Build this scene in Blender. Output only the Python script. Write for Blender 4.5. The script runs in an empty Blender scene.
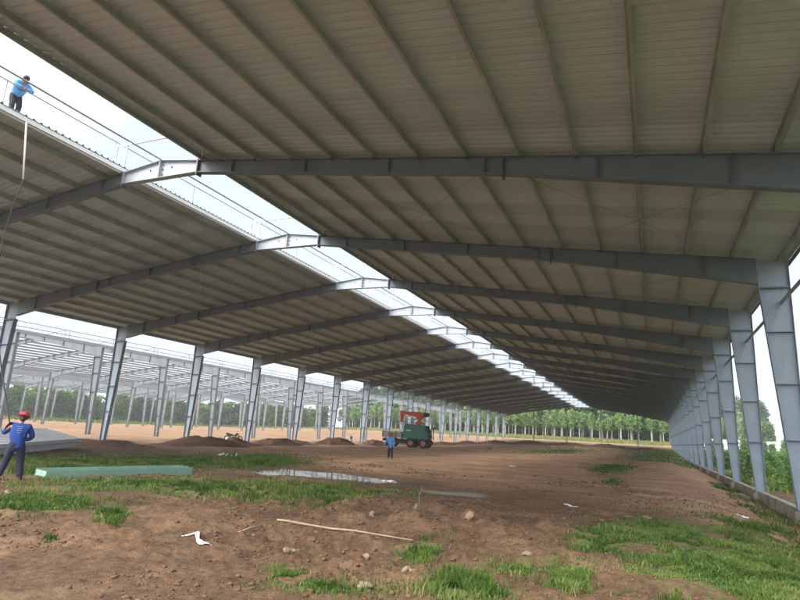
import bpy, bmesh, math, random
import numpy as np
from mathutils import Vector, Matrix, Euler
random.seed(7)
rng = np.random.default_rng(11)
SC = bpy.context.scene
COL = SC.collection
PI = math.pi

# ------------------------------------------------------------------ camera
CAM_H = 1.717
YAW, PITCH, ROLL, FOC = 0.41253, 0.22391, 0.05344, 579.86     # FOC in pixels of an 800 px wide frame
cy_, sy_ = math.cos(YAW), math.sin(YAW)
F = Vector((-sy_ * math.cos(PITCH), cy_ * math.cos(PITCH), math.sin(PITCH)))
R0 = Vector((cy_, sy_, 0)); U0 = R0.cross(F)
Rv = math.cos(ROLL) * R0 + math.sin(ROLL) * U0
Uv = -math.sin(ROLL) * R0 + math.cos(ROLL) * U0
cam = bpy.data.cameras.new('camera'); camo = bpy.data.objects.new('camera', cam); COL.objects.link(camo)
M = Matrix.Identity(4)
for i in range(3):
    M[i][0] = Rv[i]; M[i][1] = Uv[i]; M[i][2] = -F[i]
M[2][3] = CAM_H
camo.matrix_world = M
cam.sensor_width = 36; cam.lens = 36 * FOC / 800
cam.clip_start = 0.1; cam.clip_end = 5000
SC.camera = camo

# ------------------------------------------------------------------ sky, sun, exposure
SUN_EL, SUN_AZ = math.radians(46), math.radians(205)      # azimuth clockwise from +Y
world = bpy.data.worlds.new('World'); SC.world = world; world.use_nodes = True
nt = world.node_tree; nt.nodes.clear()
wo = nt.nodes.new('ShaderNodeOutputWorld'); bg = nt.nodes.new('ShaderNodeBackground')
sky = nt.nodes.new('ShaderNodeTexSky'); sky.sky_type = 'NISHITA'; sky.sun_disc = False
sky.sun_elevation = SUN_EL; sky.sun_rotation = SUN_AZ; sky.air_density = 1.0; sky.dust_density = 3.0
tc = nt.nodes.new('ShaderNodeTexCoord'); mp = nt.nodes.new('ShaderNodeMapping'); mp.inputs['Scale'].default_value = (1, 1, 2.6)
ns = nt.nodes.new('ShaderNodeTexNoise'); ns.inputs['Scale'].default_value = 2.3; ns.inputs['Detail'].default_value = 7; ns.inputs['Roughness'].default_value = 0.55
cr = nt.nodes.new('ShaderNodeValToRGB'); cr.color_ramp.elements[0].position = 0.25; cr.color_ramp.elements[1].position = 0.62
cr.color_ramp.elements[0].color = (0.72, 0.72, 0.72, 1); cr.color_ramp.elements[1].color = (1, 1, 1, 1)
mx = nt.nodes.new('ShaderNodeMix'); mx.data_type = 'RGBA'
L = nt.links.new
dt = nt.nodes.new('ShaderNodeVectorMath'); dt.operation = 'DOT_PRODUCT'
dt.inputs[1].default_value = (math.sin(SUN_AZ) * math.cos(SUN_EL), math.cos(SUN_AZ) * math.cos(SUN_EL), math.sin(SUN_EL))
mr = nt.nodes.new('ShaderNodeMapRange'); mr.inputs['From Min'].default_value = -0.7; mr.inputs['From Max'].default_value = 1.0
vr = nt.nodes.new('ShaderNodeValToRGB'); vr.color_ramp.elements[0].position = 0.0; vr.color_ramp.elements[0].color = (0.215, 0.235, 0.255, 1)
vr.color_ramp.elements[1].position = 1.0; vr.color_ramp.elements[1].color = (1.0, 1.0, 1.0, 1)
e_ = vr.color_ramp.elements.new(0.5); e_.color = (0.195, 0.217, 0.248, 1)
e_ = vr.color_ramp.elements.new(0.72); e_.color = (0.62, 0.64, 0.67, 1)
vm = nt.nodes.new('ShaderNodeVectorMath'); vm.operation = 'SCALE'; vm.inputs['Scale'].default_value = 11.0
L(tc.outputs['Generated'], dt.inputs[0]); L(dt.outputs['Value'], mr.inputs['Value']); L(mr.outputs[0], vr.inputs['Fac']); L(vr.outputs['Color'], vm.inputs[0]); L(vm.outputs['Vector'], mx.inputs['B'])
L(tc.outputs['Generated'], mp.inputs['Vector']); L(mp.outputs['Vector'], ns.inputs['Vector']); L(ns.outputs['Fac'], cr.inputs['Fac'])
L(cr.outputs['Color'], mx.inputs['Factor']); L(sky.outputs['Color'], mx.inputs['A']); L(mx.outputs['Result'], bg.inputs['Color'])
bg.inputs['Strength'].default_value = 0.105
L(bg.outputs['Background'], wo.inputs['Surface'])
sun = bpy.data.lights.new('sun', 'SUN'); sun.energy = 1.5; sun.angle = math.radians(40); sun.color = (1, 0.95, 0.87)
suno = bpy.data.objects.new('sun', sun); COL.objects.link(suno)
suno.rotation_euler = (PI / 2 - SUN_EL, 0, PI - SUN_AZ); suno.location = (0, 0, 60)
vs = SC.view_settings
SC.display_settings.display_device = 'sRGB'
vs.view_transform = 'Standard'; vs.look = 'None'; vs.gamma = 1; vs.use_curve_mapping = False
vs.exposure = 1.95
SC.cycles.use_denoising = True
SC.cycles.max_bounces = 8; SC.cycles.diffuse_bounces = 5; SC.cycles.transparent_max_bounces = 8
SC.cycles.sample_clamp_indirect = 6

# ------------------------------------------------------------------ helpers
def tag(o, label=None, cat=None, group=None, kind=None):
    if label: o['label'] = label
    if cat: o['category'] = cat
    if group: o['group'] = group
    if kind: o['kind'] = kind
    return o

def empty(name, loc=(0, 0, 0), rz=0.0, label=None, cat=None, group=None):
    o = bpy.data.objects.new(name, None); COL.objects.link(o)
    o.location = loc; o.rotation_euler = (0, 0, rz); o.empty_display_size = 0.3
    return tag(o, label, cat, group)

class MB:
    """collects shapes and links them as one mesh object"""
    def __init__(s): s.v = []; s.f = []
    def add(s, vs_, fs):
        b = len(s.v); s.v += [tuple(v) for v in vs_]; s.f += [tuple(b + i for i in f) for f in fs]; return s
    def box(s, c, d, rot=None):
        x, y, z = d[0] / 2, d[1] / 2, d[2] / 2
        vv = [Vector(p) for p in ((-x, -y, -z), (x, -y, -z), (x, y, -z), (-x, y, -z), (-x, -y, z), (x, -y, z), (x, y, z), (-x, y, z))]
        if rot is not None:
            m = Euler(rot).to_matrix(); vv = [m @ p for p in vv]
        c = Vector(c)
        return s.add([p + c for p in vv], [(0, 3, 2, 1), (4, 5, 6, 7), (0, 1, 5, 4), (1, 2, 6, 5), (2, 3, 7, 6), (3, 0, 4, 7)])
    def prism_y(s, poly, y, t):
        """polygon in xz extruded t along y, centred on y"""
        n = len(poly)
        vv = [(p[0], y - t / 2, p[1]) for p in poly] + [(p[0], y + t / 2, p[1]) for p in poly]
        return s.add(vv, [tuple(range(n)), tuple(range(2 * n - 1, n - 1, -1))] + [(i, i + n, (i + 1) % n + n, (i + 1) % n) for i in range(n)])
    def prism_x(s, poly, x, t):
        n = len(poly)
        vv = [(x - t / 2, p[0], p[1]) for p in poly] + [(x + t / 2, p[0], p[1]) for p in poly]
        return s.add(vv, [tuple(range(n)), tuple(range(2 * n - 1, n - 1, -1))] + [(i, i + n, (i + 1) % n + n, (i + 1) % n) for i in range(n)])
    def tube(s, pts, rad, n=8, cap=True):
        pts = [Vector(p) for p in pts]
        if not isinstance(rad, (list, tuple)): rad = [rad] * len(pts)
        b = len(s.v); ref = None
        for i, p in enumerate(pts):
            d = (pts[min(i + 1, len(pts) - 1)] - pts[max(i - 1, 0)]).normalized()
            if ref is None: ref = Vector((0, 0, 1)) if abs(d.z) < 0.9 else Vector((1, 0, 0))
            a = d.cross(ref).normalized(); c = a.cross(d).normalized(); ref = c
            for k in range(n):
                t = 2 * PI * k / n
                s.v.append(tuple(p + rad[i] * (math.cos(t) * a + math.sin(t) * c)))
        for i in range(len(pts) - 1):
            for k in range(n):
                s.f.append((b + i * n + k, b + i * n + (k + 1) % n, b + (i + 1) * n + (k + 1) % n, b + (i + 1) * n + k))
        if cap:
            s.f.append(tuple(b + k for k in range(n - 1, -1, -1))); e = b + (len(pts) - 1) * n
            s.f.append(tuple(e + k for k in range(n)))
        return s
    def cyl(s, a, b, r, n=16): return s.tube([a, b], r, n)
    def ball(s, c, r, nu=10, nv=7):
        c = Vector(c); r = Vector(r) if isinstance(r, (tuple, list)) else Vector((r, r, r)); b = len(s.v)
        for j in range(nv + 1):
            th = PI * j / nv
            for i in range(nu):
                ph = 2 * PI * i / nu
                s.v.append((c.x + r.x * math.sin(th) * math.cos(ph), c.y + r.y * math.sin(th) * math.sin(ph), c.z + r.z * math.cos(th)))
        for j in range(nv):
            for i in range(nu):
                s.f.append((b + j * nu + i, b + (j + 1) * nu + i, b + (j + 1) * nu + (i + 1) % nu, b + j * nu + (i + 1) % nu))
        return s
    def ring(s, c, R, r, axis='y', n=24, m=8):
        b = len(s.v); c = Vector(c)
        for i in range(n):
            t = 2 * PI * i / n
            for k in range(m):
                q = 2 * PI * k / m; rr = R + r * math.cos(q); h = r * math.sin(q)
                p = (rr * math.cos(t), h, rr * math.sin(t)) if axis == 'y' else (h, rr * math.cos(t), rr * math.sin(t))
                s.v.append(tuple(c + Vector(p)))
        for i in range(n):
            for k in range(m):
                s.f.append((b + i * m + k, b + i * m + (k + 1) % m, b + ((i + 1) % n) * m + (k + 1) % m, b + ((i + 1) % n) * m + k))
        return s
    def mesh(s, name, mat, smooth=False, bevel=0):
        me = bpy.data.meshes.new(name); me.from_pydata(s.v, [], s.f)
        if bevel:
            bm = bmesh.new(); bm.from_mesh(me)
            bmesh.ops.recalc_face_normals(bm, faces=bm.faces)
            es = [e for e in bm.edges if len(e.link_faces) == 2 and e.calc_face_angle(0) > 0.6]
            bmesh.ops.bevel(bm, geom=es, offset=bevel, segments=2, affect='EDGES', clamp_overlap=True)
            bm.to_mesh(me); bm.free()
        else:
            bm = bmesh.new(); bm.from_mesh(me); bmesh.ops.recalc_face_normals(bm, faces=bm.faces); bm.to_mesh(me); bm.free()
        if mat: me.materials.append(mat)
        if smooth: me.polygons.foreach_set('use_smooth', [True] * len(me.polygons))
        me.update(); return me
    def build(s, name, mat, parent=None, smooth=False, bevel=0, loc=(0, 0, 0)):
        return link(name, s.mesh(name, mat, smooth, bevel), parent, loc)

def link(name, me, parent=None, loc=(0, 0, 0)):
    o = bpy.data.objects.new(name, me); COL.objects.link(o); o.location = loc
    if parent: o.parent = parent
    return o

def np_mesh(name, v, f, mat, smooth=False, attrs=None):
    """fast mesh from numpy arrays; f is (n,3) or (n,4)"""
    me = bpy.data.meshes.new(name); n = len(f); k = f.shape[1]
    me.vertices.add(len(v)); me.vertices.foreach_set('co', np.ascontiguousarray(v, dtype=np.float32).ravel())
    me.loops.add(n * k); me.loops.foreach_set('vertex_index', np.ascontiguousarray(f, dtype=np.int32).ravel())
    me.polygons.add(n); me.polygons.foreach_set('loop_start', np.arange(0, n * k, k, dtype=np.int32))
    try: me.polygons.foreach_set('loop_total', np.full(n, k, dtype=np.int32))
    except Exception: pass
    if smooth: me.polygons.foreach_set('use_smooth', np.ones(n, dtype=bool))
    me.update(calc_edges=True); me.validate()
    for a, d in (attrs or {}).items():
        at = me.attributes.new(a, 'FLOAT', 'POINT'); at.data.foreach_set('value', np.ascontiguousarray(d, dtype=np.float32))
    me.materials.append(mat); return me

# ---- materials
def mat(name, col, rough=0.6, metal=0.0, vary=0.12, scale=3.0, bump=0.0, bscale=30.0, dirt=None, dirt_amt=0.0, stretch=(1, 1, 1), spec=0.5):
    m = bpy.data.materials.new(name); m.use_nodes = True; t = m.node_tree; p = t.nodes['Principled BSDF']
    p.inputs['Roughness'].default_value = rough; p.inputs['Metallic'].default_value = metal
    p.inputs['Specular IOR Level'].default_value = spec
    co = t.nodes.new('ShaderNodeTexCoord'); mpn = t.nodes.new('ShaderNodeMapping'); mpn.inputs['Scale'].default_value = stretch
    t.links.new(co.outputs['Object'], mpn.inputs['Vector'])
    n = t.nodes.new('ShaderNodeTexNoise'); n.inputs['Scale'].default_value = scale; n.inputs['Detail'].default_value = 6; n.inputs['Roughness'].default_value = 0.6
    t.links.new(mpn.outputs['Vector'], n.inputs['Vector'])
    r = t.nodes.new('ShaderNodeValToRGB'); r.color_ramp.elements[0].position = 0.3; r.color_ramp.elements[1].position = 0.7
    r.color_ramp.elements[0].color = (*[c * (1 - vary) for c in col], 1); r.color_ramp.elements[1].color = (*[min(1, c * (1 + vary)) for c in col], 1)
    t.links.new(n.outputs['Fac'], r.inputs['Fac']); out = r.outputs['Color']
    if dirt:
        n2 = t.nodes.new('ShaderNodeTexNoise'); n2.inputs['Scale'].default_value = scale * 0.45; n2.inputs['Detail'].default_value = 8; n2.inputs['Roughness'].default_value = 0.7
        t.links.new(mpn.outputs['Vector'], n2.inputs['Vector'])
        r2 = t.nodes.new('ShaderNodeValToRGB'); r2.color_ramp.elements[0].position = 0.5; r2.color_ramp.elements[1].position = 0.75
        r2.color_ramp.elements[1].color = (dirt_amt,) * 3 + (1,); r2.color_ramp.elements[0].color = (0, 0, 0, 1)
        t.links.new(n2.outputs['Fac'], r2.inputs['Fac'])
        x = t.nodes.new('ShaderNodeMix'); x.data_type = 'RGBA'; x.inputs['B'].default_value = (*dirt, 1)
        t.links.new(r2.outputs['Color'], x.inputs['Factor']); t.links.new(out, x.inputs['A']); out = x.outputs['Result']
    t.links.new(out, p.inputs['Base Color'])
    if bump:
        n3 = t.nodes.new('ShaderNodeTexNoise'); n3.inputs['Scale'].default_value = bscale; n3.inputs['Detail'].default_value = 5
        t.links.new(co.outputs['Object'], n3.inputs['Vector'])
        b = t.nodes.new('ShaderNodeBump'); b.inputs['Strength'].default_value = bump; b.inputs['Distance'].default_value = 0.02
        t.links.new(n3.outputs['Fac'], b.inputs['Height']); t.links.new(b.outputs['Normal'], p.inputs['Normal'])
    return m

def leaf_mat(name, cols, trans=0.35, attr='tint'):
    m = bpy.data.materials.new(name); m.use_nodes = True; t = m.node_tree; t.nodes.remove(t.nodes['Principled BSDF'])
    out = t.nodes['Material Output']
    a = t.nodes.new('ShaderNodeAttribute'); a.attribute_name = attr
    r = t.nodes.new('ShaderNodeValToRGB'); n = len(cols)
    while len(r.color_ramp.elements) < n: r.color_ramp.elements.new(0.5)
    for i, c in enumerate(cols):
        r.color_ramp.elements[i].position = i / (n - 1); r.color_ramp.elements[i].color = (*c, 1)
    t.links.new(a.outputs['Fac'], r.inputs['Fac'])
    d = t.nodes.new('ShaderNodeBsdfDiffuse'); tr = t.nodes.new('ShaderNodeBsdfTranslucent'); x = t.nodes.new('ShaderNodeMixShader')
    x.inputs['Fac'].default_value = trans
    t.links.new(r.outputs['Color'], d.inputs['Color']); t.links.new(r.outputs['Color'], tr.inputs['Color'])
    t.links.new(d.outputs['BSDF'], x.inputs[1]); t.links.new(tr.outputs['BSDF'], x.inputs[2]); t.links.new(x.outputs['Shader'], out.inputs['Surface'])
    return m

MT = dict(
    steel=mat('steel_paint', (0.22, 0.27, 0.33), 0.5, 0, 0.1, 1.2, dirt=(0.16, 0.15, 0.14), dirt_amt=0.35),
    steel_shaded=mat('shaded_steel_paint', (0.125, 0.155, 0.19), 0.5, 0, 0.1, 1.2, dirt=(0.09, 0.085, 0.08), dirt_amt=0.35),  # column steel darkened: the rafters' shade is put into the colour
    steel_pale=mat('pale_steel_paint', (0.155, 0.175, 0.195), 0.5, 0, 0.08, 1.2, dirt=(0.3, 0.28, 0.26), dirt_amt=0.3),
    ridge=mat('lit_ridge_steel', (0.33, 0.37, 0.41), 0.45, 0, 0.08, 1.5),  # paler copy of the steel, daylight from the slot put into its colour
    plate=mat('plate_edge', (0.10, 0.12, 0.15), 0.6),
    purlin=mat('galvanised_purlin', (0.32, 0.37, 0.33), 0.5, 0.1, 0.25, 0.8, dirt=(0.17, 0.22, 0.14), dirt_amt=0.5),
    purlin_white=mat('bright_purlin', (0.29, 0.31, 0.33), 0.5, 0.1, 0.08, 1.0),
    gutter=mat('white_trim', (0.8, 0.81, 0.82), 0.4, 0, 0.03, 1.0),
    rail=mat('rail_paint', (0.30, 0.32, 0.33), 0.5, 0.1),
    frame_white=mat('white_tube', (0.7, 0.71, 0.72), 0.5, 0.1),
    concrete=mat('concrete', (0.27, 0.25, 0.20), 0.9, 0, 0.25, 3, 0.5, 40, dirt=(0.075, 0.07, 0.04), dirt_amt=0.85),
    soil_heap=None,
)

def sheet_mat():
    m = mat('roof_sheet', (0.48, 0.555, 0.60), 0.5, 0.0, 0.06, 0.6, dirt=(0.39, 0.43, 0.44), dirt_amt=0.4, stretch=(0.3, 1, 1))
    t = m.node_tree; p = t.nodes['Principled BSDF']; src = p.inputs['Base Color'].links[0].from_socket
    co = t.nodes.new('ShaderNodeTexCoord'); sx = t.nodes.new('ShaderNodeSeparateXYZ'); t.links.new(co.outputs['Object'], sx.inputs[0])
    fl = t.nodes.new('ShaderNodeMath'); fl.operation = 'FLOOR'; t.links.new(sx.outputs['Y'], fl.inputs[0])      # one sheet per metre
    wn = t.nodes.new('ShaderNodeTexWhiteNoise'); wn.noise_dimensions = '1D'; t.links.new(fl.outputs[0], wn.inputs['W'])
    mr = t.nodes.new('ShaderNodeMapRange'); mr.inputs['To Min'].default_value = 0.88; mr.inputs['To Max'].default_value = 1.08
    t.links.new(wn.outputs['Value'], mr.inputs['Value'])
    hs = t.nodes.new('ShaderNodeHueSaturation'); t.links.new(mr.outputs[0], hs.inputs['Value']); t.links.new(src, hs.inputs['Color'])
    t.links.new(hs.outputs['Color'], p.inputs['Base Color']); return m
MT['sheet'] = sheet_mat()

# ------------------------------------------------------------------ terrain
XL, XR, XA, ZA, SLOPE, YA, BAY = -35.275, 4.376, -15.667, 10.68, 0.1360, 14.06, 8.0

def _hash(ix, iy, s):
    h = (ix.astype(np.int64) * 374761393 + iy.astype(np.int64) * 668265263 + s * 974634541) & 0xffffffff
    h = ((h ^ (h >> 13)) * 1274126177) & 0xffffffff
    return ((h ^ (h >> 16)) & 0xffff) / 65535.0
def vnoise(x, y, s=0):
    ix, iy = np.floor(x), np.floor(y); fx, fy = x - ix, y - iy
    fx = fx * fx * fx * (fx * (fx * 6 - 15) + 10); fy = fy * fy * fy * (fy * (fy * 6 - 15) + 10)
    a, b, c, d = _hash(ix, iy, s), _hash(ix + 1, iy, s), _hash(ix, iy + 1, s), _hash(ix + 1, iy + 1, s)
    return (a + (b - a) * fx) * (1 - fy) + (c + (d - c) * fx) * fy - 0.5
def fbm(x, y, s=0, o=4, g=0.5):
    r = 0; a = 1
    for k in range(o):
        r = r + a * vnoise(x * 2 ** k + 17.3 * k, y * 2 ** k - 9.1 * k, s + k); a *= g
    return r
def sst(a, b, x):
    t = np.clip((x - a) / (b - a), 0, 1); return t * t * (3 - 2 * t)
def blob(x, y, cx, cy, rx, ry, rot=0):
    c, s = math.cos(rot), math.sin(rot); dx, dy = x - cx, y - cy
    return np.exp(-(((dx * c + dy * s) / rx) ** 2 + ((-dx * s + dy * c) / ry) ** 2))
def pud(x, y):            # puddle basin, 0 in the middle .. 1 at its rim
    c, s = math.cos(-0.10), math.sin(-0.10); dx, dy = x + 11.6, y - 20.2
    return np.sqrt(((dx * c + dy * s) / 4.1) ** 2 + ((-dx * s + dy * c) / 1.5) ** 2)
def pud2(x, y):
    return np.sqrt(((x + 5.7) / 1.15) ** 2 + ((y - 18.0) / 0.6) ** 2)
def hgt(x, y):
    x = np.asarray(x, dtype=float); y = np.asarray(y, dtype=float)
    r = np.hypot(x, y)
    h = 2.8 * np.clip((y - 90) / 100, 0, 1.6) ** 1.5 * sst(-150, -70, x - 0.0)
    h = h + 0.35 * sst(60, 160, -x)
    rough = 0.35 + 1.6 * blob(x, y, -7, 12.8, 8, 2.6, -0.2) + 0.8 * blob(x, y, -4, 7.8, 4, 1.6) + 0.3 * blob(x, y, 1, 20, 5, 10) + 0.35 * blob(x, y, -9, 7, 4, 2)
    rough = rough * (1 - 0.75 * blob(x, y, -12, 34, 16, 12)) * (1 - 0.6 * sst(4.5, 6, x))
    h = h + 0.16 * fbm(x / 4.5, y / 4.5, 1, 3) * sst(0, 3, r)
    h = h + rough * (0.12 * fbm(x / 0.9, y / 0.9, 5, 3) + 0.11 * np.maximum(0, fbm(x / 0.28, y / 0.28, 9, 3)) * (1 - sst(16, 30, r)) + 0.035 * fbm(x / 0.09, y / 0.09, 14, 2) * (1 - sst(8, 14, r))) 
    # wheel ruts
    for (cx, cy, a, off) in ((-7, 6.2, 0.22, 0), (-7, 6.2, 0.22, 1.7), (-9, 40, 0.08, 0), (-9, 40, 0.08, 2)):
        d = -(x - cx) * math.sin(a) + (y - cy - off) * math.cos(a) + 0.25 * np.sin(x * 0.5)
        h = h - 0.05 * np.exp(-(d / 0.2) ** 2) * (y < 60) + 0.03 * np.exp(-((np.abs(d) - 0.38) / 0.14) ** 2) * (y < 60)
    # bank on the right, the fall to the beam and the field outside
    h = h + 0.34 * blob(x, y, 0.3, 50, 3.0, 17)
    h = h - 0.36 * sst(1.0, 3.7, x) * sst(-5, 5, y) * (1 - sst(60, 100, y)) * sst(160, 110, y) - 0.1 * sst(4.4, 6, x)
    # puddle basins
    p = pud(x, y); h = h - 0.17 * (1 - sst(0.35, 1.25, p)) 
    p2 = pud2(x, y); h = h * (1 - 0.7 * (1 - sst(0.6, 1.3, p2))) - 0.04 * (1 - sst(0.6, 1.3, p2))
    return h
def h1(x, y): return float(hgt(np.array([x]), np.array([y]))[0])
def at(px, py, z=0.0):
    """ground point seen at a pixel of the 800 x 600 photograph"""
    d = Rv * ((px - 400) / FOC) - Uv * ((py - 300) / FOC) + F
    t = (z - CAM_H) / d.z
    return d.x * t, d.y * t
def at_np(px, py, z=0.0):
    dx = Rv.x * (px - 400) / FOC - Uv.x * (py - 300) / FOC + F.x
    dy = Rv.y * (px - 400) / FOC - Uv.y * (py - 300) / FOC + F.y
    dz = Rv.z * (px - 400) / FOC - Uv.z * (py - 300) / FOC + F.z
    t = (z - CAM_H) / dz
    return dx * t, dy * t, dz < -1e-3

# grass patches: centre and radii as seen, blades, height
GRASS = [
    (735, 566, 98, 42, 42000, 0.085, 0), (790, 590, 50, 26, 9000, 0.1, 0), (470, 592, 44, 11, 2300, 0.13, 0), (572, 590, 22, 14, 1300, 0.16, 0), (423, 546, 20, 11, 1700, 0.14, 0),
    (600, 541, 32, 15, 2400, 0.11, 1), (205, 488, 145, 8, 18000, 0.11, 0), (40, 505, 52, 8, 4200, 0.10, 1), (108, 519, 14, 7, 1500, 0.14, 0), (47, 536, 8, 3, 400, 0.1, 1),
    (140, 461, 140, 6, 13000, 0.12, 0), (255, 461, 45, 6, 4500, 0.26, 0), (282, 577, 24, 9, 1000, 0.08, 1), (612, 471, 24, 5, 1500, 0.15, 1), (614, 483, 14, 3, 500, 0.12, 1),
    (562, 452, 40, 2.5, 1500, 0.2, 1), (662, 457, 34, 6, 4000, 0.26, 0), (700, 462, 26, 4, 2200, 0.28, 0), (335, 492, 70, 4, 4000, 0.11, 0),
    (660, 530, 60, 22, 3200, 0.07, 1), (760, 520, 40, 10, 1300, 0.1, 1), (60, 470, 60, 5, 2500, 0.14, 1), (330, 500, 70, 6, 900, 0.1, 1), (320, 590, 90, 14, 700, 0.06, 1), (520, 570, 90, 20, 700, 0.06, 1)]
def grass_mask(x, y):
    """how grassy the ground is: the grass blades and the turf colour follow it"""
    g = np.zeros_like(x)
    for (cx, cy, rx, ry, n, hh, dk) in GRASS:
        gx, gy = at(cx, cy)
        a = np.array(at(cx + rx, cy)); b = np.array(at(cx, min(cy + ry, 640))); c = np.array((gx, gy))
        ux, vy = a - c, b - c; det = ux[0] * vy[1] - ux[1] * vy[0]
        dx, dy = x - gx, y - gy
        s = (dx * vy[1] - dy * vy[0]) / det; t = (dy * ux[0] - dx * ux[1]) / det
        g = np.maximum(g, np.exp(-1.1 * (s * s + t * t)) * (0.85 if n > 1400 else 0.4))
    g = np.maximum(g, 0.85 * sst(4.9, 8.0, x + 1.6 * fbm(x / 3, y / 3, 31)) * (x > 0))
    g = np.maximum(g, sst(160, 171, y + 5 * fbm(x / 9, y / 9, 3)))
    g = np.maximum(g, sst(112, 135, -x + 6 * fbm(x / 9, y / 9, 3)))
    return g

def ground():
    a1 = np.radians(np.concatenate([np.arange(-180, -66, 3.0), np.arange(-66, 22, 0.17), np.arange(22, 180, 3.0)]))
    r = [0.25]
    while r[-1] < 2500:
        v = r[-1]; r.append(v * (1.15 if v < 2.2 else 1.0115 if v < 42 else 1.03 if v < 250 else 1.2))
    r = np.array(r); A, Rr = np.meshgrid(a1, r)
    x, y = Rr * np.sin(A), Rr * np.cos(A); n, m = x.shape
    x = x.ravel(); y = y.ravel(); z = hgt(x, y)
    z = np.where(np.hypot(x, y) > 600, 2.5, z)
    i = np.arange(n - 1)[:, None] * m; j = np.arange(m)[None, :]; j2 = (j + 1) % m
    f = np.stack([i + j, i + j2, i + m + j2, i + m + j], -1).reshape(-1, 4)
    v = np.stack([x, y, z], -1); v = np.vstack([v, [0, 0, z[:m].mean()]])
    gr = np.append(grass_mask(x, y), 0)
    wet = np.append(np.maximum(1 - sst(0.7, 1.5, pud(x, y)), 0.9 * (1 - sst(0.75, 1.25, pud2(x, y) + 0.25 * fbm(x, y, 8)))), 0)
    opn = np.append(sst(36, 44, -x) + sst(90, 150, y), 0).clip(0, 1)            # paler orange soil of the open site beside and beyond the shed
    flo = np.append(0.9 * sst(16, 23, y + 3 * fbm(x / 3, y / 3, 77, 3) + 0.35 * np.minimum(x, 0) + 2.5 * np.maximum(x, 0)) * sst(4.4, 3.6, x) * sst(-36, -33, x), 0)      # packed shed floor subsoil, its colour lightened further to offset the roof's shade
    mud2 = np.append(1 - sst(0.7, 1.15, pud2(x, y) + 0.3 * fbm(x * 1.5, y * 1.5, 8)), 0)
    # triangles for the centre
    me = np_mesh('ground', v, f, ground_mat(), True, dict(floor=flo, grassy=gr, wet=wet, open=opn, pale=mud2))
    o = link('ground', me); tag(o, 'churned brown soil with grassy patches under and around the shed', 'ground', kind='structure')

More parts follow.
